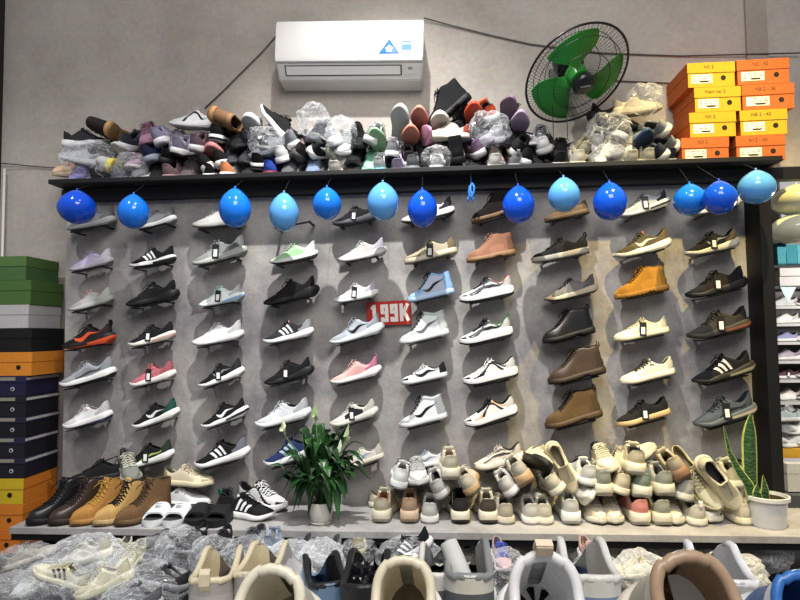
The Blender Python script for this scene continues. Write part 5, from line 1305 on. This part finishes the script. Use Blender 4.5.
for i, px in enumerate((452, 485, 540, 575, 610, 640, 672, 705, 738, 768)):
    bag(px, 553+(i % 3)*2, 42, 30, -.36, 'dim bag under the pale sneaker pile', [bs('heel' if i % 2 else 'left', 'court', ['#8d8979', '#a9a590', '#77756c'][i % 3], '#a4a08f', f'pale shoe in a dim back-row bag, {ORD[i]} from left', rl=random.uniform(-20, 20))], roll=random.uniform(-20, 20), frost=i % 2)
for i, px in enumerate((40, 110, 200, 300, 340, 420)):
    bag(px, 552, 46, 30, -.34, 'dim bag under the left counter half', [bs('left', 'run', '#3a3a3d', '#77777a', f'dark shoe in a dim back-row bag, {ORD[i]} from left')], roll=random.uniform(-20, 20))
label_set(BL_, 'the row', None)
for b_ in BL_:
    if b_[0]['label'].endswith(' in the row') and ' of ' not in b_[0]['label'][-40:]: b_[0]['label'] = b_[0]['label'][:-11]

# ------------------------------------------------------------------ display table with high-tops in the foreground
ZD = 1.145
tb = empty('display_table', (0, -2.75, 0)); tag(tb, 'display table in the aisle carrying the foreground high-tops, mostly below view', 'table')
bm = bmesh.new(); box(bm, (0, 0, ZD-.0155), (2.2, .80, .03), .003); mesh_obj('tabletop', bm, mat('#b9b5ae', 'paint'), tb)
for x in (-1.05, 1.05):
    for y in (-.36, .36):
        bm = bmesh.new(); box(bm, (x, y, (ZD-.031)/2), (.04, .04, ZD-.031)); mesh_obj('leg', bm, mat('#1a1a1c', 'paint'), tb)
def padded_collar(k):
    S = SH[k]; bm = bmesh.new(); pts = []
    for sd in (1, -1):
        rng = [(i/22)**2*.42 for i in range(23)]
        if sd > 0: rng = rng[::-1]
        for q in rng:
            p = S.out(max(q, .004), 1, sd); pts.append((p.x+(.004 if q < .03 else 0), sd*max(S.O(q)-.001, .0005) if q > .004 else 0, p.z-.002))
    pts = [p for i, p in enumerate(pts) if i == 0 or math.dist(p, pts[i-1]) > .002]
    tube(bm, pts, .0055, 8)
    return finish(bm, 'padded_rim', 1, True)
PADM = padded_collar('bighigh')
def fg(px, py, view, main, sole, lab, Yf, sc=1.0, yaw=0, rim=None, roll=0, tilt=0, **kw):
    kk = 'bighigh'
    sho = make_shoe(kk, main, sole, mk='leather', parts=('lining',), **kw)
    link('padded_rim', PADM, sho, mat(rim or kw.get('collar') or main, 'leather'))
    # (px, py) is where the middle of the heel collar shows
    M = Matrix.Rotation(R(roll), 3, 'Y') @ Matrix.Rotation(R(tilt), 3, 'X') @ Matrix.Rotation(R(yaw), 3, 'Z') @ basis(view) * (sc*(1.08 if view == 'heel' else .96))
    heel = M @ Vector((-.140, 0, .132))
    lo, hi = extents(kk, M)
    zh = ZD+.0005-lo.z+heel.z; za, zb_ = P(px, py, -3.).z, P(px, py, -2.).z      # depth at which the shoe stands on the table
    D = P(px, py, -3.+(zh-za)/(zb_-za))-heel
    sho.matrix_world = Matrix.Translation(D) @ M.to_4x4()
    FGZ.append(D.z+lo.z)
    tag(sho, lab, 'shoe', 'high-tops in the foreground')
    return sho
FGZ = []
fg(206, 581, 'heel', '#dcd6d0', '#e0dcd6', 'cream white high-top heel outwards, leftmost in the foreground', -2.58, rim='#e2d6b8', lining='#e6dab8', yaw=6, pull='#ddd2b4')
fg(247, 575, 'heel', '#dcd8d4', '#e0dcd6', 'cream white high-top behind, second from left in the foreground', -2.50, rim='#e2d6b8', lining='#e6dab8', yaw=-4, roll=-3)
fg(279, 570, 'toe', '#dfdcd2', '#e2e0d8', 'ivory high-top with black line, heel arch facing up, left foreground', -2.56, rim='#e0d9c4', lining='#e6dfc8', insole='#8d8f86', collar='#ddd5bf', sc=1.1, yaw=-12, panel='#26262a', tilt=54)
fg(330, 585, 'heel', '#8fb4d6', '#a3c2df', 'pale blue high-top with black collar edge, low between ivory and black', -2.54, rim='#232428', lining='#232428', yaw=20, sc=.94)
fg(361, 588, 'heel', '#7fa9d2', '#b9cfe4', 'blue high-top with black collar holding black paper, foreground', -2.56, rim='#1d1d20', collar='#1b1b1e', eye='#1d1d20', lining='#17171a', sc=1.05)
fg(404, 560, 'toe', '#ded9cc', '#e2e0d8', 'cream-lined high-top seen into from front, middle of foreground', -2.58, rim='#ded4ba', lining='#eadfc4', insole='#6e6a58', collar='#2b2d30', sc=1.05, tilt=54)
fg(438, 576, 'heel', '#6d7072', '#dcdcd8', 'grey high-top with white collar, tucked behind its twin', -2.50, rim='#dcdad2', collar='#d6d4cc', eye='#d6d4cc', lining='#8d9092', sc=.98)
fg(470, 577, 'heel', '#6d7072', '#dcdcd8', 'grey high-top with broad cream collar stuffed with paper', -2.58, rim='#8a8c8c', collar='#dcd8ca', eye='#dcd8ca', lining='#a9aba6', sc=1.1)
f8 = fg(543, 556, 'toe', '#dededc', '#e4e4e2', 'white high-top with black pinwheel insole and beige heel tab', -2.58, rim='#dcdcdc', lining='#e6e6e6', insole='#e0e0e0', collar='#dcdcdc', sc=1.12, pull='#dccbb2', tilt=54)
fg(599, 579, 'heel', '#8fa9d3', '#dcdcda', 'blue high-top with wide white collar, right of the pinwheel one', -2.58, rim='#dcdad4', collar='#dad8d0', eye='#dad8d0', lining='#c9c7c0', sc=1.15)
fg(683, 557, 'toe', '#cfc6b4', '#d6cfc0', 'off-white high-top with tan lining holding a white card', -2.58, rim='#a58a70', lining='#a68c72', insole='#77634f', collar='#cfc8ba', sc=1.2, yaw=8, tilt=54)
fg(737, 584, 'heel', '#dcdddd', '#e2e2e2', 'plain white high-top second from right in the foreground', -2.58, rim='#e0e0e0', lining='#d0d0d0', sc=1.15, yaw=-6)
fg(800, 575, 'toe', '#2a62a8', '#dcdcda', 'royal blue high-top cut by the right edge of the foreground', -2.58, rim='#2f6ab2', lining='#23508c', collar='#d6dce2', sc=1.05, tilt=54)
# papers stuffed into the shoes
def stuff_paper(px, py, Y, w, h, rot, label, m='#d6d6d2'):
    bm = bmesh.new(); tube(bm, [(0, 0, -h/2), (0, .002, -h*.2), (0, .0, h*.2), (0, 0, h/2)], [w*.9, w, w, w*.92], 14)
    o = mesh_obj('paper_roll', bm, mat(m, 'card'), None, True, 40); o.location = P(px, py, Y); o.rotation_euler = (R(-30), R(rot), 0); tag(o, label, 'paper')
stuff_paper(458, 566, -2.42, .017, .085, -26, 'roll of white printed paper stuffed into the grey high-top')
c = P(690, 598, -2.87); o = bbox('card', (-.016, -.001, -.022), (.016, .001, .022), mat('#e6e6e4', 'card')); o.location = c; o.rotation_euler = (R(-25), R(-6), 0); tag(o, 'white card standing inside the tan-lined high-top', 'card')
bm = bmesh.new(); bmesh.ops.create_icosphere(bm, subdivisions=4, radius=1)
for v in bm.verts: v.co *= 1+.3*noise.noise(v.co*3)+.15*noise.noise(v.co*9)
bmesh.ops.scale(bm, vec=(.030, .03, .035), verts=bm.verts); o = mesh_obj('crumpled_paper', bm, mat('#1c1c1f', 'gloss'), None); o.location = P(361, 582, -2.42); tag(o, 'crumpled black wrapping stuffed into the blue and black high-top', 'paper')
# pinwheel on the insole of the white high-top
bm = bmesh.new(); S = SH['bighigh']
for k in range(8):
    a = k*2*PI/8; q = [bm.verts.new((-.112+r*math.cos(a+d)*.85, r*math.sin(a+d)*.85, S._zt(.12)+.0075)) for r, d in ((.003, 0), (.026, 0), (.027, .25), (.025, .42))]; bm.faces.new(q)
mesh_obj('pinwheel_print', bm, mat('#17171a', 'fabric'), f8)

# ------------------------------------------------------------------ the bay beyond the pillar
YB = 1.25
struct('wall_back', (1.9, YB+.45, 0), (5, YB+.55, 4.6), M_wall)
un = empty('shelving_unit'); tag(un, 'dark shelving unit of shoes in the bay beyond the pillar', 'shelving')
bx0 = P(776, 330, YB).x; bx1 = bx0+1.5
ys = [(265, 'k'), (286, 'k'), (306, 'g'), (323.5, 'g'), (342, 'g'), (361, 'g'), (380, 'g'), (402, 'g')]
hz = [P(790, y, YB).z for y, _ in ys]
bm = bmesh.new(); box(bm, ((bx0+bx1)/2, YB+.40, 1.3), (bx1-bx0, .02, 2.6)); mesh_obj('back_board', bm, mat('#6e6a66', 'paint'), un)
for x in (bx0-.01, bx1+.01):
    bm = bmesh.new(); box(bm, (x, YB+.2, 1.3), (.02, .42, 2.6)); mesh_obj('side_board', bm, mat('#1b1b1d', 'paint'), un)
for (y, c), z in zip(ys, hz):
    bm = bmesh.new(); box(bm, ((bx0+bx1)/2, YB+.2, z-.010), (bx1-bx0, .40, .02)); mesh_obj('shelf_board', bm, mat('#1e1e20' if c == 'k' else '#b9b6b0', 'paint'), un)
bay = []
cols = ['#b9a9a4', '#dcd6ca', '#8d90b0', '#6b4048', '#9a9894', '#a497a0', '#d3d3d0', '#c9c2b6', '#5a3a40', '#dedad0']
for r in range(1, 8):
    for i, px in enumerate((782, 806, 832, 860)):
        main = cols[(r*3+i*7) % 10]
        sho = make_shoe('run' if (r+i) % 2 else 'court', main, '#d9d6d0', tagged=(r == 6 and i == 0))
        p = P(px, 300, YB+.13); sho.location = (p.x, YB+.14, hz[r]+.001); sho.rotation_euler = (0, 0, PI+R(random.uniform(-12, 12))); sho.scale = (.78,)*3
        tag(sho, None, 'shoe', 'shoes on the bay shelves'); bay.append((sho, 'pale shoe' if main in ('#dcd6ca', '#d3d3d0', '#c9c2b6', '#dedad0', '#b9a9a4') else 'coloured shoe', px, r))
for sho, d, px, r in bay:
    i = (782, 806, 832, 860).index(px)
    sho['label'] = f'{d} on the bay shelving, {ORD[r-1]} shoe shelf down, {ORD[i]} from the pillar'
def carton(x0, x1, y0, y1, Y, D, c, lab, cat='box', name='carton', lid=True, grp=None, rest=None):
    a, b = P(x0, y1, Y), P(x1, y0, Y); z0 = rest if rest is not None else a.z; h = b.z-a.z
    root = empty(name, ((a.x+b.x)/2, Y, z0)); tag(root, lab, cat, grp); w_ = b.x-a.x
    bm = bmesh.new(); box(bm, (0, D/2, h*.5), (w_-.004, D-.004, h-.002), .001); mesh_obj('body', bm, mat(c, 'card'), root)
    if lid:
        bm = bmesh.new(); box(bm, (0, D/2, h*.82+.0005), (w_, D, h*.36), .001); mesh_obj('lid', bm, mat(c, 'card'), root)
    return root
carton(780, 812, 276, 286, YB+.02, .3, '#d9d2cc', 'white shoe box lower of the pair on the bay shelf', rest=hz[1]+.001, grp='boxes in the bay')
carton(780, 812, 266.5, 276, YB+.02, .3, '#dcd6d0', 'white shoe box upper of the pair on the bay shelf', rest=P(0, 276, YB+.02).z*0+hz[1]+.001+(P(780, 276, YB+.02).z-P(780, 286, YB+.02).z)+.001, grp='boxes in the bay')
carton(770.5, 777, 262, 285, YB-.05, .1, '#3f9aa6', 'narrow teal box standing beside the white pair', grp='boxes in the bay', lid=False) if False else None
for i, (a_, b_, t) in enumerate(((778, 786, 246), (787, 797, 240), (798, 812, 244))):
    carton(a_, b_, t, 265, YB+.05, .3, ['#4fa3ad', '#3d939f', '#62b0b8'][i], ['teal box nearest the pillar on the upper bay shelf', 'dark teal box in the middle of the upper bay shelf', 'light teal box at the right of the upper bay shelf'][i], rest=hz[0]+.001, grp='boxes in the bay')
bm = bmesh.new(); a = P(780, 287, YB-.005); b = P(796, 287, YB-.005); c = P(788, 303, YB-.005)
for yy in (0, .002): pass
v1 = [bm.verts.new(p) for p in (a, b, c)]; v2 = [bm.verts.new(p+Vector((0, -.003, 0))) for p in (a, b, c)]; bm.faces.new(v1); bm.faces.new(v2)
for i in range(3): bm.faces.new((v1[i], v1[(i+1) % 3], v2[(i+1) % 3], v2[i]))
tag(mesh_obj('pennant', bm, mat('#cfe2df', 'card')), 'small white triangular pennant hanging from the bay shelf', 'pennant')
# display heap and cartons standing in front of the unit
st_z = P(790, 446, YB-.25).z
carton(778, 850, 449, 520, YB-.42, .35, '#d6a12c', 'large yellow carton below the bay shelves', lid=False, grp='cartons in the bay')
carton(788, 850, 464, 492, YB-.62, .18, '#b9b9ba', 'pale grey carton in front of the yellow one', grp='cartons in the bay')
carton(790, 850, 496, 532, YB-.68, .2, '#4a4d52', 'dark grey carton lowest in the bay', grp='cartons in the bay')
pl_z = P(780, 520, YB-.42).z
tag(bbox('bay_plinth', (P(774, 520, YB-.4).x, YB-.72, 0), (bx1, YB-.03, min(pl_z, P(790, 532, YB-.68).z)-.002), mat('#2a2a2c', 'paint')), 'dark plinth the bay cartons stand on', 'plinth')
for i, (px, py, c) in enumerate(((784, 440, '#d6d3ca'), (797, 442, '#cfcdc6'), (812, 440, '#dad7ce'), (790, 428, '#c9d3cf'), (804, 427, '#dedbd3'), (784, 416, '#bfc9c4'), (799, 415, '#d9d6cf'), (815, 416, '#d3cfc6'))):
    sho = make_shoe('court' if i % 2 else 'run', c, '#dedbd4'); pose(sho, 'court' if i % 2 else 'run', 'left' if i % 3 else 'toe', px, py, YB-.40+.02*(i//3), random.uniform(-8, 8), 0, random.uniform(-20, 20), .85)
    tag(sho, f'white shoe in the bay heap above the yellow carton, {ORD[i]} of eight', 'shoe', 'white shoes heaped in the bay')
tag(bbox('blank_board', (P(780, 190, YB+.2).x, YB+.2, P(790, 232, YB+.2).z), (bx1, YB+.23, P(790, 160, YB+.2).z), mat('#d9d9de', 'plastic')), 'plain white board above the bay shelving', 'board')
balloon(797, 199, 24, 15.5, '#d6d8b9', 'white balloon upper of the two beyond the pillar', .02, group='white balloons in the bay')
balloon(797, 228, 25, 15.5, '#d9dac2', 'white balloon lower of the two beyond the pillar', .02, group='white balloons in the bay')
# clear bags round some of the shoes in the top heap
BL_.clear()
for px, py, w_, h_, rl, fr, lab in ((88, 158, 52, 34, -10, 0, 'crumpled clear bag over the grey sneaker at the heap left end'), (133, 166, 30, 26, 0, 0, 'clear bag round the grey plaid sneaker low in the heap'), (113, 172, 26, 18, 0, 1, 'pale bag round the lilac running shoe'),
        (314, 121, 34, 34, 60, 0, 'clear bag round the dark silver shoe under the air conditioner'), (266, 142, 36, 28, 10, 1, 'clear bag round the grey sneaker left of the pink one'), (342, 133, 30, 32, 50, 1, 'clear bag round the white sneaker near the all-black pair'),
        (437, 160, 30, 28, 0, 0, 'shiny clear bag round a pale grey shoe at the shelf edge'), (490, 130, 42, 36, 20, 0, 'clear bag hanging round two shoes below the orange sole'), (610, 132, 44, 36, 20, 1, 'large frosted bag between fan and boxes'),
        (608, 158, 40, 26, 0, 1, 'frosted bag round the white sneaker right of the fan'), (645, 100, 34, 30, 20, 0, 'clear bag round the cream chunky sneaker atop the heap')):
    c_ = P(px, py, -.24); s_ = (c_-CAM).dot(_f)/FPX
    root = empty('plastic_bag', c_); root.rotation_euler = (0, R(rl), 0)
    o = link('bag_film', BAGS[int(px) % 5], root, BAGM); o.scale = (w_*s_/2, .10, h_*s_/2)
    tag(root, lab, 'plastic bag', 'clear bags in the top heap')
